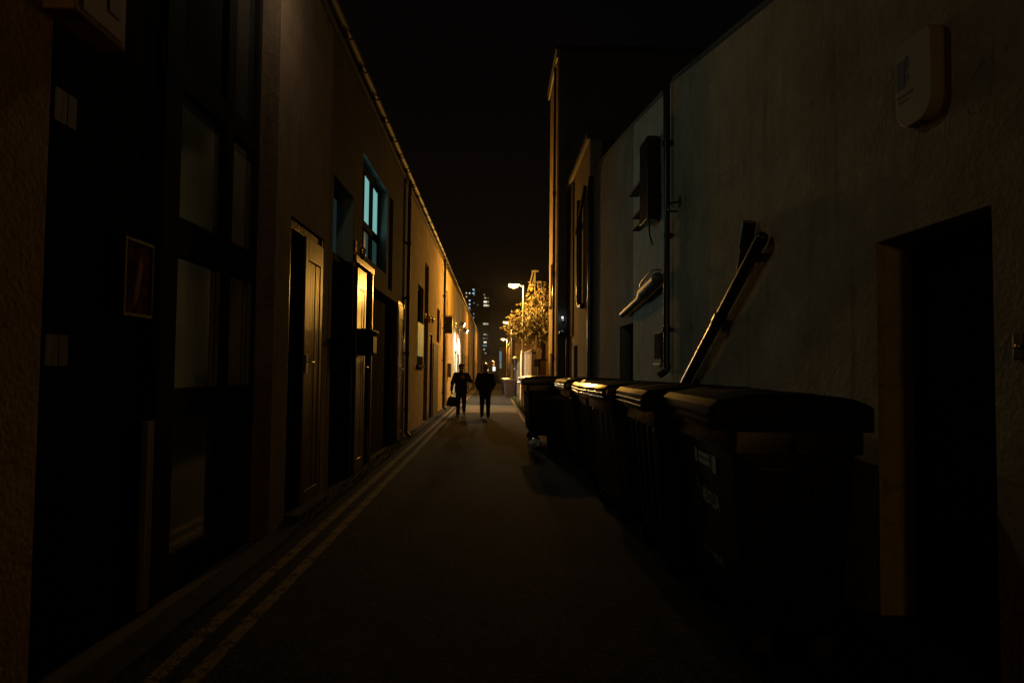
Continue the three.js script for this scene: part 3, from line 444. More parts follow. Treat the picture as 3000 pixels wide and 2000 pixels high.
{ // added lamp, out of view under the eaves, to light the wall opposite
  const o = thing('added_eaves_lamp', 'added shaded wall lamp out of view under the eaves over the near shopfront', 'wall lamp'), d = 6.0, h = 5.45, x = LX + 0.55;
  mesh('bracket', [B(LX + 0.002, LX + 0.02, h + 0.02, h + 0.22, d - 0.06, d + 0.06), tube([V(LX + 0.02, h + 0.12, d), V(LX + 0.3, h + 0.24, d), V(x, h + 0.2, d), V(x, h + 0.1, d)], 0.014, 16, 8)], K.castIron, o);
  const g = new THREE.LatheGeometry([[0.0, 0.12], [0.03, 0.115], [0.06, 0.08], [0.16, 0.02], [0.155, 0.02], [0.055, 0.072], [0.0, 0.1]].map((p) => new THREE.Vector2(...p)), 20); g.translate(x, h, -d); mesh('shade', g, K.castIron, o);
  const c = new THREE.Color().setRGB(1, 0.77, 0.43); mesh('bulb', sph(V(x, h + 0.02, d), 0.045), glow(c, 3), o);
  const L = new THREE.PointLight(c, 2.1, 0, 2); L.position.set(x, h - 0.05, -d); L.castShadow = true; L.shadow.radius = 4; scene.add(L);
}
function lantern(d, h, label) {
  const o = thing('wall_lantern', label, 'wall lantern', 'unlit brass lanterns on the left wall');
  mesh('bracket', [B(LX + 0.002, LX + 0.015, h - 0.08, h + 0.08, d - 0.04, d + 0.04), tube([V(LX + 0.01, h, d), V(LX + 0.07, h + 0.03, d), V(LX + 0.11, h - 0.02, d)], 0.008, 8, 6)], K.brass, o);
  const g = new THREE.LatheGeometry([[0.0, -0.14], [0.03, -0.13], [0.045, -0.05], [0.05, 0.0], [0.03, 0.03], [0.0, 0.06]].map((p) => new THREE.Vector2(...p)), 12); g.translate(LX + 0.11, h - 0.06, -d); mesh('shade', g, K.brass, o);
}
lantern(9.93, 3.36, 'unlit lantern above the black gate, left of the teal window');
lantern(20.05, 3.15, 'unlit brass lantern on the ochre wall left of the brown gate');
lantern(21.1, 3.2, 'unlit brass lantern on the ochre wall right of the brown gate');

// ------------------------------------------------------------------ things fixed to the left wall
{
  const s = thing('box_sign', 'projecting box sign with a dark red print on the near left pier', 'sign');
  mesh('case', RB(LX + 0.003, LX + 0.15, 3.17, 4.25, 3.04, 3.46, 0.008), K.pierCream, s);
  mesh('print', B(LX + 0.152, LX + 0.154, 3.2, 4.2, 3.10, 3.44), M([0.30, 0.12, 0.07], 0.7, { map: plasterMap }), s);
  for (const [a, c, h0, h1] of [[3.13, 3.26, 3.5, 3.9], [3.3, 3.4, 3.3, 3.5], [3.28, 3.42, 3.75, 4.1]]) mesh('print_mark', B(LX + 0.155, LX + 0.157, h0, h1, a, c), M([0.09, 0.03, 0.025], 0.7), s);
  for (const [h0, h1, label, nm] of [[2.82, 2.99, 'upper pale paper notice on the near black boards', 'notice'], [1.57, 1.73, 'lower pale paper notice on the near black boards', 'notice']]) { const n = thing(nm, label, 'notice', 'paper notices on the black boards'); mesh('sheet', B(-2.246, -2.243, h0, h1, 3.46, 3.56), K.paper, n); mesh('sheet', B(-2.246, -2.243, h0, h1, 3.57, 3.64), K.paper, n); }
  const p = thing('framed_poster', 'narrow framed reddish poster on the black boards beside the shopfront', 'poster');
  mesh('frame', [B(-2.247, -2.225, 1.88, 2.36, 4.13, 4.15), B(-2.247, -2.230, 1.88, 2.36, 4.47, 4.50), B(-2.247, -2.226, 1.88, 1.90, 4.15, 4.47), B(-2.247, -2.226, 2.34, 2.36, 4.15, 4.47)], K.brownWood, p);
  const c = document.createElement('canvas'); c.width = 128; c.height = 192; const x = c.getContext('2d'); x.fillStyle = '#5a3320'; x.fillRect(0, 0, 128, 192);
  for (let i = 0; i < 60; i++) { x.fillStyle = ['#3d1f14', '#6e4026', '#4a2a1a', '#7a4a30'][i % 4]; x.beginPath(); x.ellipse(rr(0, 128), rr(0, 192), rr(6, 22), rr(8, 34), rr(0, 3), 0, 7); x.fill(); }
  x.fillStyle = '#b98a62'; x.beginPath(); x.moveTo(70, 30); x.lineTo(86, 60); x.lineTo(74, 110); x.lineTo(64, 150); x.lineTo(48, 170); x.lineTo(52, 120); x.lineTo(60, 80); x.fill();
  const t = new THREE.CanvasTexture(c); t.colorSpace = THREE.SRGBColorSpace; const g = new THREE.PlaneGeometry(0.32, 0.44); g.rotateY(Math.PI / 2); g.translate(-2.236, 2.12, -4.31); mesh('print', g, M([0.6, 0.6, 0.6], 1.0, { physical: true, specularIntensity: 0.05, map: t }), p);
}
{ // letter box across the lit door and other small boxes
  const b = thing('letter_box', 'black metal letter box fixed to the lit boarded door', 'letter box');
  mesh('case', loft([{ y: 1.78, x0: LX + 0.038, x1: LX + 0.22, z0: -10.62, z1: -9.98, r: 0.01 }, { y: 2.12, x0: LX + 0.038, x1: LX + 0.22, z0: -10.62, z1: -9.98, r: 0.01 }]), K.mattBlack, b);
  mesh('lid', loft([{ y: 2.122, x0: LX + 0.038, x1: LX + 0.255, z0: -10.66, z1: -9.94, r: 0.01 }, { y: 2.16, x0: LX + 0.038, x1: LX + 0.23, z0: -10.64, z1: -9.96, r: 0.01 }]), K.blackPaint, b);
  mesh('label_plate', B(LX + 0.221, LX + 0.224, 1.82, 2.06, 10.30, 10.58), K.paleSign, b);
  const c = thing('meter_cabinet', 'brown meter cabinet low on the wall left of the yellow paint', 'cabinet');
  mesh('case', RB(LX + 0.002, LX + 0.14, 1.25, 1.85, 29.6, 30.15, 0.01), K.brownWood, c); mesh('door', RB(LX + 0.141, LX + 0.15, 1.29, 1.81, 29.64, 30.11, 0.004), K.brownWood, c);
  const s = thing('hanging_sign', 'small black projecting sign beside the downpipe on the ochre wall', 'sign');
  mesh('board', RB(LX + 0.08, LX + 0.42, 2.95, 3.6, 25.9, 25.94, 0.008), K.blackPaint, s); mesh('bracket', [cyl(V(LX + 0.002, 3.63, 25.92), V(LX + 0.45, 3.63, 25.92), 0.012)], K.castIron, s); mesh('edge_trim', B(LX + 0.421, LX + 0.43, 2.95, 3.6, 25.89, 25.95), K.steel, s);
  const r = thing('alarm_box', 'small red alarm box on the white wall under the floodlights', 'alarm box');
  mesh('case', RB(LX + 0.002, LX + 0.1, 3.05, 3.45, 35.6, 35.9, 0.02), K.red, r); mesh('strobe', sph(V(LX + 0.1, 3.12, 35.75), 0.03), K.whitePlastic, r);
}
// ------------------------------------------------------------------ things fixed to the right wall
{
  const a = thing('bell_box', 'pale alarm bell box high on the near right wall', 'alarm box');
  const s = new THREE.Shape(); s.moveTo(3.52, 3.42); s.lineTo(3.72, 3.42); s.quadraticCurveTo(3.77, 3.42, 3.77, 3.37); s.lineTo(3.77, 3.06); s.quadraticCurveTo(3.76, 2.97, 3.68, 2.95); s.lineTo(3.56, 2.95); s.quadraticCurveTo(3.48, 2.97, 3.47, 3.06); s.lineTo(3.47, 3.37); s.quadraticCurveTo(3.47, 3.42, 3.52, 3.42);
  const g = new THREE.ExtrudeGeometry(s, { depth: 0.04, bevelEnabled: true, bevelSize: 0.012, bevelThickness: 0.018, bevelSegments: 4 }); g.applyMatrix4(new THREE.Matrix4().set(0, 0, -1, RX - 0.018, 0, 1, 0, 0, -1, 0, 0, 0, 0, 0, 0, 1)); g.index; { const ix = []; const n = g.attributes.position.count; for (let i = 0; i < n; i += 3) ix.push(i, i + 2, i + 1); g.setIndex(ix); }
  mesh('case', metres(g.toNonIndexed()), M([0.24, 0.22, 0.17], 0.7), a);
  for (const [d0, d1, h0, h1] of [[3.69, 3.765, 3.17, 3.33], [3.665, 3.685, 3.27, 3.34], [3.66, 3.685, 3.20, 3.235], [3.62, 3.76, 3.12, 3.135], [3.66, 3.75, 3.09, 3.10]]) mesh('print_mark', B(RX - 0.0765, RX - 0.0785, h0, h1, d0, d1), K.bluePrint, a);
  const w = thing('waste_pipe', 'black waste pipe running diagonally down the near right wall', 'pipe');
  const x = RX - 0.085;
  mesh('pipe', [cyl(V(x, 1.30, 8.33), V(x, 2.72, 5.72), 0.056), sph(V(x, 2.72, 5.72), 0.056)], K.plasticPipe, w);
  mesh('branch', [tube([V(x, 2.44, 6.24), V(x, 2.58, 6.17), V(x, 2.76, 6.08), V(x, 2.92, 6.0)], 0.046, 12), cyl(V(x, 2.70, 6.11), V(x, 2.92, 6.0), 0.062)], K.plasticPipe, w);
  mesh('coupling', [cyl(V(x, 2.085, 6.885), V(x, 2.15, 6.765), 0.066)], K.plasticPipe, w);
  mesh('pipe_clip', B(x, RX - 0.002, 1.98, 2.10, 6.76, 6.9), K.plasticPipe, w); mesh('pipe_clip', B(x, RX - 0.002, 2.55, 2.62, 5.9, 5.98), K.plasticPipe, w);
  const w2 = thing('sloping_pipe', 'grey sloping waste pipe with a boxed end on the pale right wall', 'pipe');
  mesh('pipe', [cyl(V(RX - 0.05, 2.60, 12.25), V(RX - 0.05, 2.76, 10.5), 0.055)], K.greyPipe, w2);
  mesh('box_end', [cyl(V(RX - 0.075, 2.745, 10.62), V(RX - 0.085, 2.775, 10.35), 0.06, 0.095, 14), cyl(V(RX - 0.085, 2.775, 10.35), V(RX - 0.09, 2.87, 9.42), 0.095, 0.09, 14), sph(V(RX - 0.09, 2.87, 9.42), 0.09)], K.greyPipe, w2);
  mesh('rim', tube([V(RX - 0.13, 2.84, 10.35), V(RX - 0.15, 2.90, 10.25), V(RX - 0.15, 2.975, 9.75), V(RX - 0.12, 3.0, 9.45), V(RX - 0.05, 2.98, 9.38)], 0.014, 18, 8), K.steel, w2);
  const m = thing('meter_box', 'small dark meter box on the pale right wall by the downpipe', 'cabinet');
  mesh('case', RB(RX - 0.04, RX + 0.028, 1.70, 2.14, 9.42, 9.83, 0.006), K.dimWood, m); mesh('door', B(RX - 0.046, RX - 0.041, 1.76, 2.11, 9.46, 9.80), K.mattBlack, m); mesh('ledge', RB(RX - 0.06, RX + 0.028, 1.665, 1.695, 9.41, 9.84, 0.004), K.paleSign, m);
  const c = thing('wall_cabinet', 'dark tall cabinet on brackets high on the pale right wall', 'cabinet');
  mesh('case', RB(RX - 0.17, RX + 0.0, 3.78, 5.0, 9.72, 10.25, 0.01), K.blackPaint, c); mesh('bracket', [B(RX - 0.13, RX + 0.028, 4.5, 4.54, 9.7, 11.3), B(RX - 0.10, RX + 0.028, 4.10, 4.13, 9.7, 11.2), B(RX - 0.10, RX + 0.028, 3.90, 3.93, 9.7, 11.2)], K.castIron, c); mesh('cable', tube([V(RX - 0.1, 3.78, 9.9), V(RX - 0.09, 3.6, 9.92), V(RX - 0.03, 3.45, 9.98)], 0.012, 10, 6), K.castIron, c);
  const h = thing('hose_hook', 'small iron hook on the right wall beside the downpipe', 'hook');
  mesh('hook', tube([V(RX - 0.01, 3.75, 8.6), V(RX - 0.14, 3.72, 8.6), V(RX - 0.15, 3.62, 8.55), V(RX - 0.05, 3.60, 8.5)], 0.012, 14, 8), K.castIron, h); mesh('plate', B(RX - 0.012, RX - 0.002, 3.68, 3.82, 8.56, 8.64), K.castIron, h);
  const k = thing('door_buzzer', 'small black door buzzer at the right edge of the near wall', 'buzzer');
  mesh('case', RB(RX - 0.03, RX - 0.002, 1.64, 1.76, 2.93, 3.0, 0.006), K.blackPaint, k); mesh('button', sph(V(RX - 0.032, 1.70, 2.965), 0.012), K.steel, k);
}

// ------------------------------------------------------------------ bins
const font = await new FontLoader().loadAsync('fonts/droid/droid_sans_bold.typeface.json');
function text(str, size, depth = 0.0015) { const g = new TextGeometry(str, { font, size, depth, curveSegments: 4, bevelEnabled: false }); return g; }
function wheelGeo(x, z, r = 0.1) { return [new THREE.CylinderGeometry(r, r, 0.045, 18).rotateX(Math.PI / 2).translate(x, r, z)]; }
function euroBin(x, d, turn, label, o = {}) {
  const t = thing('wheeled_waste_bin', label, 'waste bin', 'large wheeled bins along the right wall'); t.position.set(x, 0, -d); t.rotation.y = turn;
  const L = o.L ?? 1.36, D = o.D ?? 0.95, H = o.H ?? 1.265, hz = L / 2, bm = o.mat ?? K.binBlack;
  const body = [loft([{ y: 0.20, x0: 0.13, x1: D - 0.06, z0: -hz + 0.10, z1: hz - 0.10, r: 0.07 }, { y: 0.30, x0: 0.10, x1: D - 0.04, z0: -hz + 0.08, z1: hz - 0.08, r: 0.07 }, { y: H - 0.12, x0: 0.03, x1: D, z0: -hz + 0.02, z1: hz - 0.02, r: 0.06 }, { y: H - 0.11, x0: -0.005, x1: D + 0.03, z0: -hz - 0.01, z1: hz + 0.01, r: 0.05 }, { y: H, x0: -0.005, x1: D + 0.03, z0: -hz - 0.01, z1: hz + 0.01, r: 0.05 }])];
  for (let i = 0; i < 5; i++) { const z = -hz + 0.16 + i * (L - 0.32) / 4; const g = new RoundedBoxGeometry(0.03, H - 0.42, 0.055, 2, 0.012); g.rotateZ(0.075); g.translate(0.058, (H + 0.16) / 2, z); if (!o.flat) body.push(g); }
  for (const s of [-1, 1]) for (let i = 0; i < 3; i++) { const g = new RoundedBoxGeometry(0.07, H - 0.42, 0.03, 2, 0.012); g.rotateX(s * 0.07); g.translate(0.25 + i * (D - 0.45) / 2, (H + 0.16) / 2, s * (hz - 0.045)); body.push(g); }
  mesh('body', body.map((g) => metres(g.index ? g.toNonIndexed() : g)), bm, t);
  // lid: domed profile run along the length, with a ribbed front lip
  const prof = new THREE.Shape(); prof.moveTo(-0.075, H + 0.004); prof.lineTo(-0.085, H + 0.10); prof.lineTo(-0.055, H + 0.125); prof.bezierCurveTo(0.03, H + 0.13, 0.06, H + 0.155, D * 0.3, H + 0.16); prof.bezierCurveTo(D * 0.75, H + 0.16, D * 0.95, H + 0.15, D + 0.05, H + 0.10); prof.lineTo(D + 0.05, H + 0.004); prof.closePath();
  let lg = new THREE.ExtrudeGeometry(prof, { depth: L - 0.01, bevelEnabled: true, bevelSize: 0.02, bevelThickness: 0.03, bevelSegments: 3, curveSegments: 10 }); lg.translate(0, 0.02, -(L - 0.01) / 2); lg = toCreasedNormals(lg, 0.55);
  const lid = mesh('lid', metres(lg), o.lid ?? K.lidGrey, t);
  if (o.tilt) lid.rotation.z = o.tilt;
  for (const y of [0.045, 0.085]) mesh('lip_rib', cyl(new THREE.Vector3(-0.108, H + y, -hz), new THREE.Vector3(-0.108, H + y, hz), 0.011, 0.011, 8), o.rib ?? K.lidGrey, lid);
  for (const s of [-1, 1]) mesh('lid_rib', tube([new THREE.Vector3(0.0, H + 0.15, s * hz * 0.52), new THREE.Vector3(0.14, H + 0.178, s * hz * 0.52), new THREE.Vector3(D * 0.45, H + 0.185, s * hz * 0.52), new THREE.Vector3(D * 0.85, H + 0.17, s * hz * 0.52)], 0.022, 14, 8), o.lid ?? K.lidGrey, lid);
  for (const s of [-1, 1]) { mesh('trunnion', [cyl(new THREE.Vector3(D * 0.5, H - 0.06, s * hz), new THREE.Vector3(D * 0.5, H - 0.06, s * (hz + 0.10)), 0.022), cyl(new THREE.Vector3(D * 0.5, H - 0.06, s * (hz + 0.085)), new THREE.Vector3(D * 0.5, H - 0.06, s * (hz + 0.10)), 0.032)], K.castIron, t); mesh('handle', tube([new THREE.Vector3(0.1, H - 0.16, s * (hz - 0.02)), new THREE.Vector3(0.14, H - 0.18, s * (hz + 0.06)), new THREE.Vector3(0.34, H - 0.18, s * (hz + 0.06)), new THREE.Vector3(0.38, H - 0.16, s * (hz - 0.02))], 0.014, 16, 8), K.castIron, t); }
  for (const sx of [0.2, D - 0.14]) for (const s of [-1, 1]) { const w = mesh('wheel', [...wheelGeo(sx, s * (hz - 0.17)), ], K.rubber, t); mesh('caster_fork', [new THREE.BoxGeometry(0.09, 0.12, 0.012).translate(sx, 0.15, s * (hz - 0.17) + 0.03), new THREE.BoxGeometry(0.09, 0.12, 0.012).translate(sx, 0.15, s * (hz - 0.17) - 0.03), new THREE.BoxGeometry(0.11, 0.02, 0.09).translate(sx, 0.208, s * (hz - 0.17))], K.castIron, w); }
  return t;
}
const near = euroBin(1.27, 4.20, -0.07, 'nearest black bin with white company lettering on its side', { D: 0.66, L: 1.36, flat: true, lid: K.lidMatt, rib: K.mattBlack });
{ // lettering on the nearest bin's lane side: the face leans, so each piece is set on it
  const onFace = (g, z, y) => { g.rotateY(-Math.PI / 2); g.rotateZ(0.075); g.translate(0.103 - (y - 0.30) * 0.0875 - 0.009, y, z); return g; };
  const T = near; // reads from the far end (-z) to the near end (+z)
  mesh('lettering', onFace(text('VEOLIA', 0.085), -0.14, 0.77), K.print, T);
  const ring = new THREE.TorusGeometry(0.075, 0.0045, 6, 32); ring.scale(0.8, 1.15, 0.2);
  mesh('emblem', [onFace(ring, -0.26, 0.80), onFace(new THREE.TorusGeometry(0.055, 0.004, 6, 24, 3.6).scale(0.6, 1.2, 0.2), -0.255, 0.79)], K.print, T);
  const st = mesh('sticker', onFace(new THREE.BoxGeometry(0.36, 0.085, 0.002), 0.0, 1.04), K.bluePrint, T);
  for (const [a, w, h, y] of [[-0.22, 0.07, 0.09, 1.045], [0.0, 0.28, 0.02, 1.065], [0.0, 0.28, 0.02, 1.02], [0.24, 0.08, 0.10, 1.035]]) mesh('sticker_print', onFace(new THREE.BoxGeometry(w, h, 0.002), a, y).translate(-0.003, 0, 0), K.print, st);
  const worn = M([0.10, 0.095, 0.09], 0.7); for (let i = 0; i < 13; i++) if (i !== 4) mesh('worn_print', onFace(new THREE.BoxGeometry(0.018 + 0.008 * ((i * 5) % 3), 0.04, 0.002), -0.24 + i * 0.042, 0.47), worn, T);
  for (const [z, w] of [[-0.42, 0.2], [-0.1, 0.14], [0.12, 0.16]]) { const g = new THREE.BoxGeometry(0.12, 0.003, w); g.rotateZ(0.35); g.translate(0.06, 1.438, z); mesh('lid_patch', g, M([0.12, 0.085, 0.08], 0.6), T); }  // thin reddish patches lying on the lid
}
euroBin(1.24, 5.80, -0.035, 'second black bin from the viewer, behind the lettered one', { lid: K.lidMatt, rib: K.lidMatt });
euroBin(1.17, 7.55, 0.045, 'third bin from the viewer with a shiny ribbed lid lip', { mat: K.binGrime });
euroBin(1.23, 9.48, -0.05, 'fourth bin from the viewer with pale labels on its lid', { mat: K.binGrime, H: 1.25 });
euroBin(1.19, 11.42, 0.02, 'fifth bin from the viewer, just before the small wheelie bin', { mat: K.binGrime });
euroBin(0.66, 15.05, 0.03, 'farthest of the large black bins, pulled out into the lane', { D: 0.9 });
// paper labels and a scrap on the lids
for (const [x, y, d, label] of [[1.27, 1.405, 9.25, 'white label stuck on the fourth bin lid'], [1.26, 1.402, 11.1, 'white label stuck on the fifth bin lid']]) { const g = new THREE.PlaneGeometry(0.16, 0.3); g.rotateX(-Math.PI / 2); g.rotateZ(0.75); g.translate(x - 0.1, y, -d); single('label_sheet', g, M([0.55, 0.53, 0.48], 0.5, { side: THREE.DoubleSide }), label, 'label', 'labels on bin lids'); }
function wheelie(x, d, turn, label, m = K.binBlack) {
  const t = thing('wheelie_bin', label, 'wheelie bin', 'two wheeled household bins'); t.position.set(x, 0, -d); t.rotation.y = turn;
  mesh('body', [loft([{ y: 0.06, x0: 0.1, x1: 0.62, z0: -0.22, z1: 0.22, r: 0.05 }, { y: 0.9, x0: 0.02, x1: 0.68, z0: -0.27, z1: 0.27, r: 0.06 }, { y: 0.905, x0: -0.01, x1: 0.7, z0: -0.29, z1: 0.29, r: 0.06 }, { y: 0.99, x0: -0.01, x1: 0.7, z0: -0.29, z1: 0.29, r: 0.06 }])], m, t);
  mesh('lid', loft([{ y: 0.994, x0: -0.04, x1: 0.7, z0: -0.3, z1: 0.3, r: 0.06 }, { y: 1.03, x0: -0.04, x1: 0.7, z0: -0.3, z1: 0.3, r: 0.06 }, { y: 1.07, x0: 0.06, x1: 0.62, z0: -0.22, z1: 0.22, r: 0.1 }]), K.lidGrey, t);
  mesh('handle', [cyl(new THREE.Vector3(0.76, 1.0, -0.24), new THREE.Vector3(0.76, 1.0, 0.24), 0.016), cyl(new THREE.Vector3(0.69, 0.98, -0.22), new THREE.Vector3(0.76, 1.0, -0.22), 0.014), cyl(new THREE.Vector3(0.69, 0.98, 0.22), new THREE.Vector3(0.76, 1.0, 0.22), 0.014)], K.lidGrey, t);
  for (const s of [-1, 1]) mesh('wheel', wheelGeo(0.62, s * 0.25, 0.1), K.rubber, t);
}
wheelie(0.98, 13.35, -0.25, 'small black wheelie bin between the large bins');
wheelie(0.52, 38.4, 0.05, 'dark red wheelie bin on the right past the white wall', K.binRed);
wheelie(0.40, 44.9, 0.0, 'black wheelie bin farther off beyond the red one');
{ // scrap of white paper on the ground by the farthest large bin
  const s = single('litter_bag', (() => { const g = new THREE.IcosahedronGeometry(0.12, 3), p = g.attributes.position; for (let i = 0; i < p.count; i++) { const k = 1 + 0.22 * Math.sin(p.getX(i) * 40) * Math.cos(p.getY(i) * 33 + p.getZ(i) * 21); p.setXYZ(i, p.getX(i) * k, Math.max(-0.08, p.getY(i) * k * 0.8), p.getZ(i) * k); } g.computeVertexNormals(); g.translate(0.86, 0.084, -14.1); return g; })(), M([0.5, 0.48, 0.45], 0.35), 'crumpled pale bag on the ground by the farthest large bin', 'litter'); void s;
}
// ------------------------------------------------------------------ posts on the right verge
{
  const p = thing('post_lantern', 'short post with a domed cap beside the timber fence', 'post lamp');
  const x = 1.22, d = 40; mesh('post', [cyl(V(x, 0.05, d), V(x, 0.9, d), 0.09), cyl(V(x, 0.9, d), V(x, 1.7, d), 0.05)], K.castIron, p); mesh('collar', cyl(V(x, 1.62, d), V(x, 1.74, d), 0.12, 0.09), K.castIron, p); mesh('glass', cyl(V(x, 1.74, d), V(x, 2.26, d), 0.07, 0.1), K.darkGlass, p);
  const g = new THREE.LatheGeometry([[0.0, 0.16], [0.06, 0.15], [0.13, 0.09], [0.19, 0.0], [0.0, 0.0]].map((q) => new THREE.Vector2(...q)), 18); g.translate(x, 2.262, -d); mesh('cap', g, K.yellowWall, p);
  const s = thing('sign_post', 'thin pale post with a black box at the end of the yard wall', 'post');
  mesh('post', cyl(V(1.56, 0, 25.85), V(1.56, 2.9, 25.85), 0.03), K.galv, s); mesh('box', RB(1.48, 1.64, 1.72, 2.0, 25.7, 25.82, 0.01), K.blackPaint, s); mesh('bracket', [B(1.4, 1.56, 2.2, 2.3, 25.8, 25.84)], K.blackPaint, s);
  const w = thing('washing_post', 'tall thin timber post with a cross bar behind the fence', 'post');
  mesh('post', cyl(V(1.3, 0, 47), V(1.3, 4.2, 47), 0.06), K.greyWood, w); mesh('crossbar', cyl(V(1.0, 2.6, 47), V(1.8, 2.6, 47), 0.03), K.greyWood, w);
  const a = thing('roof_aerial', 'leaning aerial frame rising out of the tree top', 'aerial');
  mesh('mast', [cyl(V(1.68, 2.0, 29.5), V(1.72, 5.95, 29.5), 0.03)], K.dimWood, a); mesh('strut', [cyl(V(1.40, 5.0, 29.5), V(1.62, 5.85, 29.5), 0.035), cyl(V(1.56, 5.1, 29.5), V(1.74, 5.9, 29.5), 0.025)], K.dimWood, a); mesh('crossbar', RB(1.56, 1.86, 5.86, 5.93, 29.46, 29.54, 0.01), K.dimWood, a);
}
// ------------------------------------------------------------------ tree and grass
function leafGeo(list) {   // [pos, dir, length, width] as folded lozenges
  const pos = [], nor = [], uv = [];
  for (const [p, dir, len, w] of list) {
    const a = dir.clone().normalize(), b = new THREE.Vector3(rr(-1, 1), rr(-1, 1), rr(-1, 1)).cross(a).normalize(), n = a.clone().cross(b);
    const tip = p.clone().addScaledVector(a, len), m = p.clone().addScaledVector(a, len * 0.45), l = m.clone().addScaledVector(b, w).addScaledVector(n, w * 0.3), r = m.clone().addScaledVector(b, -w).addScaledVector(n, w * 0.3);
    for (const t of [[p, l, m], [l, tip, m], [p, m, r], [m, tip, r]]) { const q = t[1].clone().sub(t[0]).cross(t[2].clone().sub(t[0])).normalize(); for (const v of t) { pos.push(v.x, v.y, v.z); nor.push(q.x, q.y, q.z); uv.push(0, 0); } }
  }
  const g = new THREE.BufferGeometry(); g.setAttribute('position', new THREE.Float32BufferAttribute(pos, 3)); g.setAttribute('normal', new THREE.Float32BufferAttribute(nor, 3)); g.setAttribute('uv', new THREE.Float32BufferAttribute(uv, 2)); return g;
}
{
  const t = thing('garden_tree', 'leafy tree overhanging the lane beside the nearest street lamp', 'tree'); t.position.set(0.15, 0.22, -2.4);
  const trunk = new THREE.CatmullRomCurve3([V(1.98, -0.25, 26.6), V(1.94, 1.2, 26.6), V(1.92, 2.6, 26.6), V(1.92, 4.0, 26.6), V(2.0, 5.1, 26.65)]);
  const tg = new THREE.TubeGeometry(trunk, 40, 0.10, 12); { const p = tg.attributes.position; for (let i = 0; i < p.count; i++) { const y = p.getY(i), c = trunk.getPoint(Math.max(0, Math.min(1, y / 5.1))), k = (1.15 - 0.14 * y) * (1 + 0.18 * Math.sin(y * 9 + Math.atan2(p.getZ(i) - c.z, p.getX(i) - c.x) * 3)); p.setX(i, c.x + (p.getX(i) - c.x) * k); p.setZ(i, c.z + (p.getZ(i) - c.z) * k); } tg.computeVertexNormals(); }
  mesh('trunk', metres(tg), K.bark, t);
  const limbs = [[V(1.92, 2.6, 26.6), V(1.5, 3.4, 26.5), V(1.0, 3.7, 26.4), V(0.52, 3.35, 26.3)], [V(1.92, 3.2, 26.6), V(1.6, 3.9, 26.8), V(1.3, 4.2, 27.0), V(1.12, 4.3, 27.1)], [V(1.92, 3.0, 26.6), V(1.5, 3.2, 26.3), V(1.05, 3.1, 26.1), V(0.72, 2.75, 26.0)], [V(1.93, 3.6, 26.6), V(2.1, 4.3, 26.9), V(2.2, 4.9, 27.1)], [V(1.92, 2.9, 26.6), V(2.2, 3.4, 26.2), V(2.35, 3.9, 26.0)], [V(1.93, 3.8, 26.6), V(1.75, 4.5, 26.3), V(1.6, 4.95, 26.1)], [V(1.92, 2.7, 26.6), V(1.7, 3.1, 27.4), V(1.3, 3.3, 28.1), V(0.95, 3.0, 28.6)]];
  limbs.forEach((l) => { const c = new THREE.CatmullRomCurve3(l), g = new THREE.TubeGeometry(c, 14, 0.035, 7), p = g.attributes.position; const q = []; for (let i = 0; i < p.count; i++) { const f = Math.floor(i / 8) / 14, o = c.getPoint(f), k = 1.3 - 1.0 * f; q.push(o.x + (p.getX(i) - o.x) * k, o.y + (p.getY(i) - o.y) * k, o.z + (p.getZ(i) - o.z) * k); } p.array.set(q); g.computeVertexNormals(); mesh('limb', g, K.bark, t); });
  const blobs = [[0.98, 3.62, 26.3, 0.55, 0.36], [0.62, 3.2, 26.2, 0.34, 0.42], [1.02, 3.05, 26.15, 0.45, 0.42], [1.35, 3.75, 26.5, 0.45, 0.42], [1.5, 4.25, 26.8, 0.42, 0.4], [1.85, 4.35, 26.7, 0.45, 0.5], [2.05, 4.8, 26.9, 0.32, 0.4], [1.6, 4.75, 26.4, 0.28, 0.36], [1.5, 3.2, 26.4, 0.5, 0.5], [1.95, 3.6, 26.4, 0.42, 0.5], [2.25, 3.9, 26.2, 0.35, 0.5], [1.1, 3.3, 28.2, 0.5, 0.45], [1.75, 2.9, 26.5, 0.4, 0.4], [2.2, 3.1, 26.1, 0.3, 0.45], [1.2, 4.35, 27.0, 0.2, 0.18], [0.92, 3.25, 25.1, 0.38, 0.34], [1.12, 2.85, 25.0, 0.32, 0.3], [0.6, 3.0, 25.3, 0.25, 0.3]];
  const leaves = [], twigs = [];
  for (const [x, y, d, rx, ry] of blobs) {
    const n = Math.round(600 * rx * ry / 0.2);
    for (let i = 0; i < n / 14; i++) {
      let u = rr(-1, 1), v = rr(-1, 1), w = rr(-1, 1); const q = Math.hypot(u, v, w); if (q > 1.08) { i--; continue; }
      const c = V(x + u * rx, y + v * ry, d + w * rx), out = new THREE.Vector3(u * rx, v * ry - 0.06, -w * rx).normalize(), end = c.clone().addScaledVector(out, rr(0.1, 0.24)).add(new THREE.Vector3(0, rr(-0.16, -0.02), 0));
      twigs.push(cyl(c, end, 0.005, 0.003, 4));
      for (let k = 0; k < 14; k++) { const f = rr(0, 1), p = c.clone().lerp(end, f); leaves.push([p, out.clone().multiplyScalar(0.7).add(new THREE.Vector3(rr(-0.9, 0.9), rr(-1.1, 0.35), rr(-0.9, 0.9))), rr(0.07, 0.15), rr(0.012, 0.026)]); }
    }
  }
  mesh('crown', leafGeo(leaves), K.leaf, t).userData.kind = 'stuff'; mesh('twig', twigs, K.bark, t).userData.kind = 'stuff';
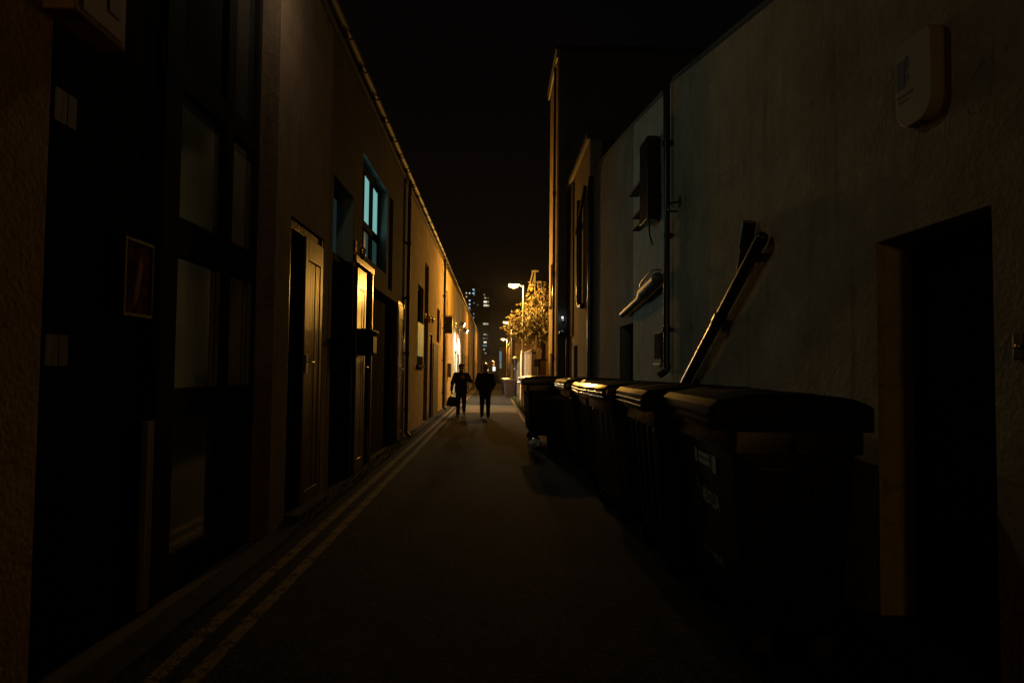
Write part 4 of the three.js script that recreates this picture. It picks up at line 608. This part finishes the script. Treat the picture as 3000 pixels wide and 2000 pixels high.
  const gr = []; for (let i = 0; i < 1500; i++) { const d = rr(22.6, 44), x = 1.0 + rr(0, 0.35) * (rnd() < 0.3 ? 0.3 : 1); gr.push([V(x, 0.03, d), new THREE.Vector3(rr(-0.6, 0.4), 1.2, rr(-0.5, 0.5)), rr(0.06, 0.2), rr(0.004, 0.009)]); }
  single('grass', leafGeo(gr), K.grass, 'rough grass along the right kerb', 'grass', null, 'stuff');
  const wd = []; for (let i = 0; i < 260; i++) { const d = rr(6.5, 16.5), x = LX + rr(0.03, 0.2); wd.push([V(x, 0.04, d), new THREE.Vector3(rr(-0.3, 0.8), 1.0, rr(-0.6, 0.6)), rr(0.04, 0.14), rr(0.006, 0.014)]); }
  single('weeds', leafGeo(wd), K.grass, 'weeds and leaf litter at the foot of the left wall', 'weeds', null, 'stuff');
}

// ------------------------------------------------------------------ people
const v3 = (x, y, z) => new THREE.Vector3(x, y, z);
function sdf(bones, p, k) { let r = 1e3, best = 0, bd = 1e3;
  for (let i = 0; i < bones.length; i++) { const [a, b, ra, rb, , fx, fz] = bones[i];
    const ax = b.x - a.x, ay = b.y - a.y, az = b.z - a.z, px = p.x - a.x, py = p.y - a.y, pz = p.z - a.z; let t = (px * ax + py * ay + pz * az) / (ax * ax + ay * ay + az * az + 1e-9); t = t < 0 ? 0 : t > 1 ? 1 : t;
    const dx = (px - ax * t) / (fx || 1), dy = py - ay * t, dz = (pz - az * t) / (fz || 1), d = Math.sqrt(dx * dx + dy * dy + dz * dz) - (ra + (rb - ra) * t);
    if (d < bd) { bd = d; best = i; }
    const h = Math.max(0, k - Math.abs(r - d)) / k; r = Math.min(r, d) - h * h * k * 0.25; }
  return [r, best]; }
function march(bones, lo, hi, N, k, paint) {
  const mc = new MarchingCubes(N, new THREE.MeshStandardMaterial(), true, false, 90000), half = N / 2, sx = (hi.x - lo.x) / 2, sy = (hi.y - lo.y) / 2, sz = (hi.z - lo.z) / 2, cx = (hi.x + lo.x) / 2, cy = (hi.y + lo.y) / 2, cz = (hi.z + lo.z) / 2, p = v3(0, 0, 0);
  for (let z = 0; z < N; z++) for (let y = 0; y < N; y++) for (let x = 0; x < N; x++) { p.set(cx + (x - half) / half * sx, cy + (y - half) / half * sy, cz + (z - half) / half * sz); mc.field[x + y * N + z * N * N] = -sdf(bones, p, k)[0]; }
  mc.isolation = 0; mc.update(); const n = mc.count, pos = new Float32Array(n * 3), col = new Float32Array(n * 3), c = new THREE.Color();
  for (let i = 0; i < n; i++) { p.set(cx + mc.positionArray[3 * i] * sx, cy + mc.positionArray[3 * i + 1] * sy, cz + mc.positionArray[3 * i + 2] * sz); pos.set([p.x, p.y, p.z], 3 * i); const q = paint[bones[sdf(bones, p, k)[1]][4]]; col.set(q, 3 * i); }
  let g = new THREE.BufferGeometry(); g.setAttribute('position', new THREE.BufferAttribute(pos, 3)); g.setAttribute('color', new THREE.BufferAttribute(col, 3)); g = mergeVertices(g, 1e-4); g.computeVertexNormals();
  { // point the faces outwards
    const gp = g.attributes.position, gn = g.attributes.normal; let s = 0; for (let i = 0; i < gp.count; i += 37) { p.set(gp.getX(i) + gn.getX(i) * 0.004, gp.getY(i) + gn.getY(i) * 0.004, gp.getZ(i) + gn.getZ(i) * 0.004); s += Math.sign(sdf(bones, p, k)[0] - sdf(bones, v3(gp.getX(i), gp.getY(i), gp.getZ(i)), k)[0]); }
    if (s < 0) { const ix = g.index.array; for (let i = 0; i < ix.length; i += 3) { const t = ix[i]; ix[i] = ix[i + 1]; ix[i + 1] = t; } g.computeVertexNormals(); } }
  return g;
}
const paintSkin = { skin: [0.36, 0.21, 0.14], coat: [0.012, 0.012, 0.014], trouser: [0.010, 0.010, 0.012], shoe: [0.008, 0.007, 0.006], eye: [0.02, 0.015, 0.012], lip: [0.26, 0.11, 0.09], shirt: [0.2, 0.19, 0.18] };
// a head in its own frame: centre of the skull at the origin, facing +z
function headBones() { const s = 'skin'; return [[v3(0, 0.03, -0.01), v3(0, 0.02, -0.02), 0.088, 0.085, s, 0.86, 1.05], [v3(0, -0.03, 0.018), v3(0, -0.085, 0.03), 0.066, 0.042, s, 0.92, 1], [v3(0, -0.02, 0.088), v3(0, -0.038, 0.106), 0.008, 0.014, s], [v3(0, 0.012, 0.082), v3(0, -0.02, 0.09), 0.008, 0.010, s], [v3(-0.034, 0.004, 0.074), v3(-0.030, 0.004, 0.076), 0.011, 0.011, 'eye'], [v3(0.034, 0.004, 0.074), v3(0.030, 0.004, 0.076), 0.011, 0.011, 'eye'], [v3(-0.045, 0.024, 0.074), v3(-0.018, 0.024, 0.083), 0.009, 0.010, s], [v3(0.045, 0.024, 0.074), v3(0.018, 0.024, 0.083), 0.009, 0.010, s], [v3(-0.022, -0.066, 0.076), v3(0.022, -0.066, 0.076), 0.009, 0.009, 'lip'], [v3(-0.078, 0.012, -0.006), v3(-0.080, -0.026, -0.002), 0.016, 0.012, s, 0.55, 1], [v3(0.078, 0.012, -0.006), v3(0.080, -0.026, -0.002), 0.016, 0.012, s, 0.55, 1], [v3(0, -0.06, -0.02), v3(0, -0.13, -0.03), 0.056, 0.058, s]]; }
// a hand in its own frame: wrist at origin, fingers along -y, thumb to +x, palm facing +z; c = curl 0..1
function handBones(c, mirror = 1) {
  const s = 'skin', out = [[v3(-0.022, -0.03, 0), v3(-0.026, -0.085, 0), 0.019, 0.017, s, 1, 0.75], [v3(0.0, -0.02, 0), v3(0.0, -0.088, 0), 0.021, 0.018, s, 1, 0.75], [v3(0.022, -0.03, 0), v3(0.024, -0.085, 0), 0.019, 0.017, s, 1, 0.75], [v3(0, 0.03, 0), v3(0, -0.03, 0), 0.027, 0.026, s, 1, 0.8]];
  const F = [[-0.036, -0.082, 0.065], [-0.013, -0.090, 0.082], [0.011, -0.092, 0.088], [0.034, -0.086, 0.078]];
  for (const [x, y, L] of F) { let p = v3(x, y, 0), a = 0.25 + c * 0.9; for (const f of [0.45, 0.32, 0.25]) { const q = p.clone().add(v3(0, -Math.cos(a) * L * f, Math.sin(a) * L * f)); out.push([p, q, 0.0092, 0.0082, s]); p = q; a += 0.15 + c * 1.0; } }
  let p = v3(0.030, -0.026, 0.004); const th = [v3(0.058, -0.052, 0.02), v3(0.066, -0.078, 0.02 + 0.025 * c), v3(0.058, -0.100, 0.024 + 0.035 * c)]; for (const q of th) { out.push([p, q, 0.0115, 0.0095, s]); p = q; }
  return out.map(([a, b, ...r]) => [v3(a.x * mirror, a.y, a.z), v3(b.x * mirror, b.y, b.z), ...r]);
}
const personMat = new THREE.MeshStandardMaterial({ vertexColors: true, roughness: 0.85 });
function person(x, d, turn, label, pose) {
  const t = thing('person', label, 'person', 'two men walking in the lane'); t.position.set(x, 0, -d); t.rotation.y = turn;
  const bones = pose.bones, parts = [march(bones, v3(-0.52, -0.03, -0.5), v3(0.52, 1.62, 0.5), 100, 0.035, paintSkin)];
  const hg = march(headBones(), v3(-0.16, -0.2, -0.16), v3(0.16, 0.16, 0.16), 84, 0.018, paintSkin); hg.scale(1.1, 1.08, 1.1); hg.rotateX(pose.nod || 0); hg.rotateY(pose.look || 0); hg.translate(pose.head.x, pose.head.y, pose.head.z); parts.push(hg);
  for (const [p, dir, palm, c, mir] of pose.hands) {
    const h = march(handBones(c, mir), v3(-0.09, -0.22, -0.06), v3(0.09, 0.07, 0.1), 64, 0.008, paintSkin);
    const yv = dir.clone().normalize().negate(), zv = palm.clone().addScaledVector(yv, -palm.dot(yv)).normalize(), xv = yv.clone().cross(zv); h.applyMatrix4(new THREE.Matrix4().makeBasis(xv, yv, zv).setPosition(p)); parts.push(h);
  }
  const g = mergeGeometries(parts); const o = new THREE.Mesh(g, personMat); o.name = 'body'; o.castShadow = o.receiveShadow = true; t.add(o);
  const hair = march(pose.hair, v3(-0.16, -0.16, -0.16), v3(0.16, 0.2, 0.16), 64, 0.02, { hair: pose.hairColor }); hair.scale(1.1, 1.08, 1.1); hair.rotateX(pose.nod || 0); hair.rotateY(pose.look || 0); hair.translate(pose.head.x, pose.head.y, pose.head.z);
  const ho = new THREE.Mesh(hair, personMat); ho.name = 'hair'; ho.castShadow = true; t.add(ho); return t;
}
const C = 'coat', TR = 'trouser', SH = 'shoe', SK = 'skin';
const torso = (w = 1) => [[v3(-0.09 * w, 0.98, 0), v3(0.09 * w, 0.98, 0), 0.125, 0.125, C, 1, 0.95], [v3(-0.09 * w, 1.12, 0.005), v3(0.09 * w, 1.12, 0.005), 0.118, 0.118, C, 1, 0.95], [v3(-0.11 * w, 1.28, 0), v3(0.11 * w, 1.28, 0), 0.118, 0.118, C, 1, 0.92], [v3(-0.13 * w, 1.40, -0.01), v3(0.13 * w, 1.40, -0.01), 0.088, 0.088, C, 1, 0.95], [v3(0, 1.44, -0.015), v3(0, 1.50, -0.01), 0.085, 0.066, C], [v3(0, 1.48, -0.01), v3(0, 1.56, 0.0), 0.058, 0.056, SK], [v3(-0.085 * w, 0.86, 0), v3(0.085 * w, 0.86, 0), 0.122, 0.122, C, 1, 0.95]];
const leg = (s, knee, ankle, toe) => [[v3(0.09 * s, 0.90, 0), knee, 0.108, 0.078, TR], [knee, ankle, 0.078, 0.060, TR], [ankle.clone().add(v3(0, -0.03, -0.025)), toe, 0.045, 0.036, SH], [ankle, ankle.clone().add(v3(0, -0.035, -0.03)), 0.05, 0.046, SH]];
const capHair = (back = 1) => [[v3(0, 0.045, -0.018), v3(0, 0.03, -0.03), 0.094, 0.09, 'hair', 0.86, 1.03], [v3(-0.05, 0.09, 0.03), v3(0.05, 0.09, 0.03), 0.028, 0.028, 'hair'], [v3(-0.045, -0.03, -0.07), v3(0.045, -0.03, -0.07), 0.03 * back, 0.03 * back, 'hair']];
// man walking towards the viewer, bag in his right hand, left hand raised to his chest
person(-1.14, 23.5, 0.10, 'man in a dark coat walking with a bag on the left', {
  bones: [...torso(1.05), ...leg(-1, v3(-0.10, 0.50, 0.06), v3(-0.105, 0.10, 0.04), v3(-0.125, 0.04, 0.20)), ...leg(1, v3(0.10, 0.50, 0.03), v3(0.115, 0.19, -0.26), v3(0.125, 0.05, -0.14)),
    [v3(-0.20, 1.41, -0.01), v3(-0.30, 1.14, -0.03), 0.082, 0.062, C], [v3(-0.30, 1.14, -0.03), v3(-0.33, 0.88, 0.03), 0.062, 0.046, C],
    [v3(0.20, 1.41, -0.01), v3(0.34, 1.19, 0.02), 0.082, 0.062, C], [v3(0.34, 1.19, 0.02), v3(0.12, 1.27, 0.21), 0.062, 0.044, C]],
  head: v3(0, 1.65, 0.02), look: 0.5, nod: 0.12, hair: capHair(0.8), hairColor: [0.015, 0.012, 0.01],
  hands: [[v3(-0.332, 0.86, 0.035), v3(-0.02, -1, 0.05), v3(0.9, 0, 0.3), 0.95, -1], [v3(0.09, 1.285, 0.225), v3(-0.9, 0.35, 0.1), v3(0, 0.2, -1), 0.7, 1]] });
// grey-haired man walking away, hands in his pockets
person(-0.30, 22.6, Math.PI + 0.05, 'grey haired man in a dark jacket seen from behind', {
  bones: [...torso(1.1), ...leg(-1, v3(-0.10, 0.49, 0.06), v3(-0.10, 0.10, -0.02), v3(-0.115, 0.04, 0.14)), ...leg(1, v3(0.10, 0.49, 0.08), v3(0.11, 0.16, -0.16), v3(0.12, 0.045, -0.05)),
    [v3(-0.21, 1.41, -0.01), v3(-0.29, 1.14, -0.08), 0.086, 0.066, C], [v3(-0.29, 1.14, -0.08), v3(-0.215, 0.94, 0.09), 0.066, 0.055, C],
    [v3(0.21, 1.41, -0.01), v3(0.29, 1.14, -0.08), 0.086, 0.066, C], [v3(0.29, 1.14, -0.08), v3(0.215, 0.94, 0.09), 0.066, 0.055, C]],
  head: v3(0, 1.645, 0.02), look: 0, nod: 0.08, hair: capHair(1), hairColor: [0.25, 0.24, 0.22], hands: [] });
{ // the bag the first man carries
  const b = thing('shoulder_bag', 'dark soft bag hanging from the left man\'s hand', 'bag'); b.position.set(-1.14 - 0.335, 0, -23.5 + 0.065); b.rotation.set(0, 0.10, -0.10);
  mesh('pouch', loft([{ y: 0.33, x0: -0.19, x1: 0.19, z0: -0.07, z1: 0.07, r: 0.06 }, { y: 0.36, x0: -0.21, x1: 0.21, z0: -0.09, z1: 0.09, r: 0.07 }, { y: 0.52, x0: -0.19, x1: 0.19, z0: -0.08, z1: 0.08, r: 0.07 }, { y: 0.64, x0: -0.14, x1: 0.14, z0: -0.04, z1: 0.04, r: 0.035 }, { y: 0.66, x0: -0.12, x1: 0.12, z0: -0.02, z1: 0.02, r: 0.015 }]), M([0.012, 0.012, 0.014], 0.7), b);
  mesh('strap', tube([v3(-0.11, 0.64, 0), v3(-0.05, 0.74, 0), v3(0, 0.775, 0), v3(0.05, 0.74, 0), v3(0.11, 0.64, 0)], 0.009, 20, 8), M([0.02, 0.02, 0.022], 0.6), b);
}
renderer.render(scene, camera);
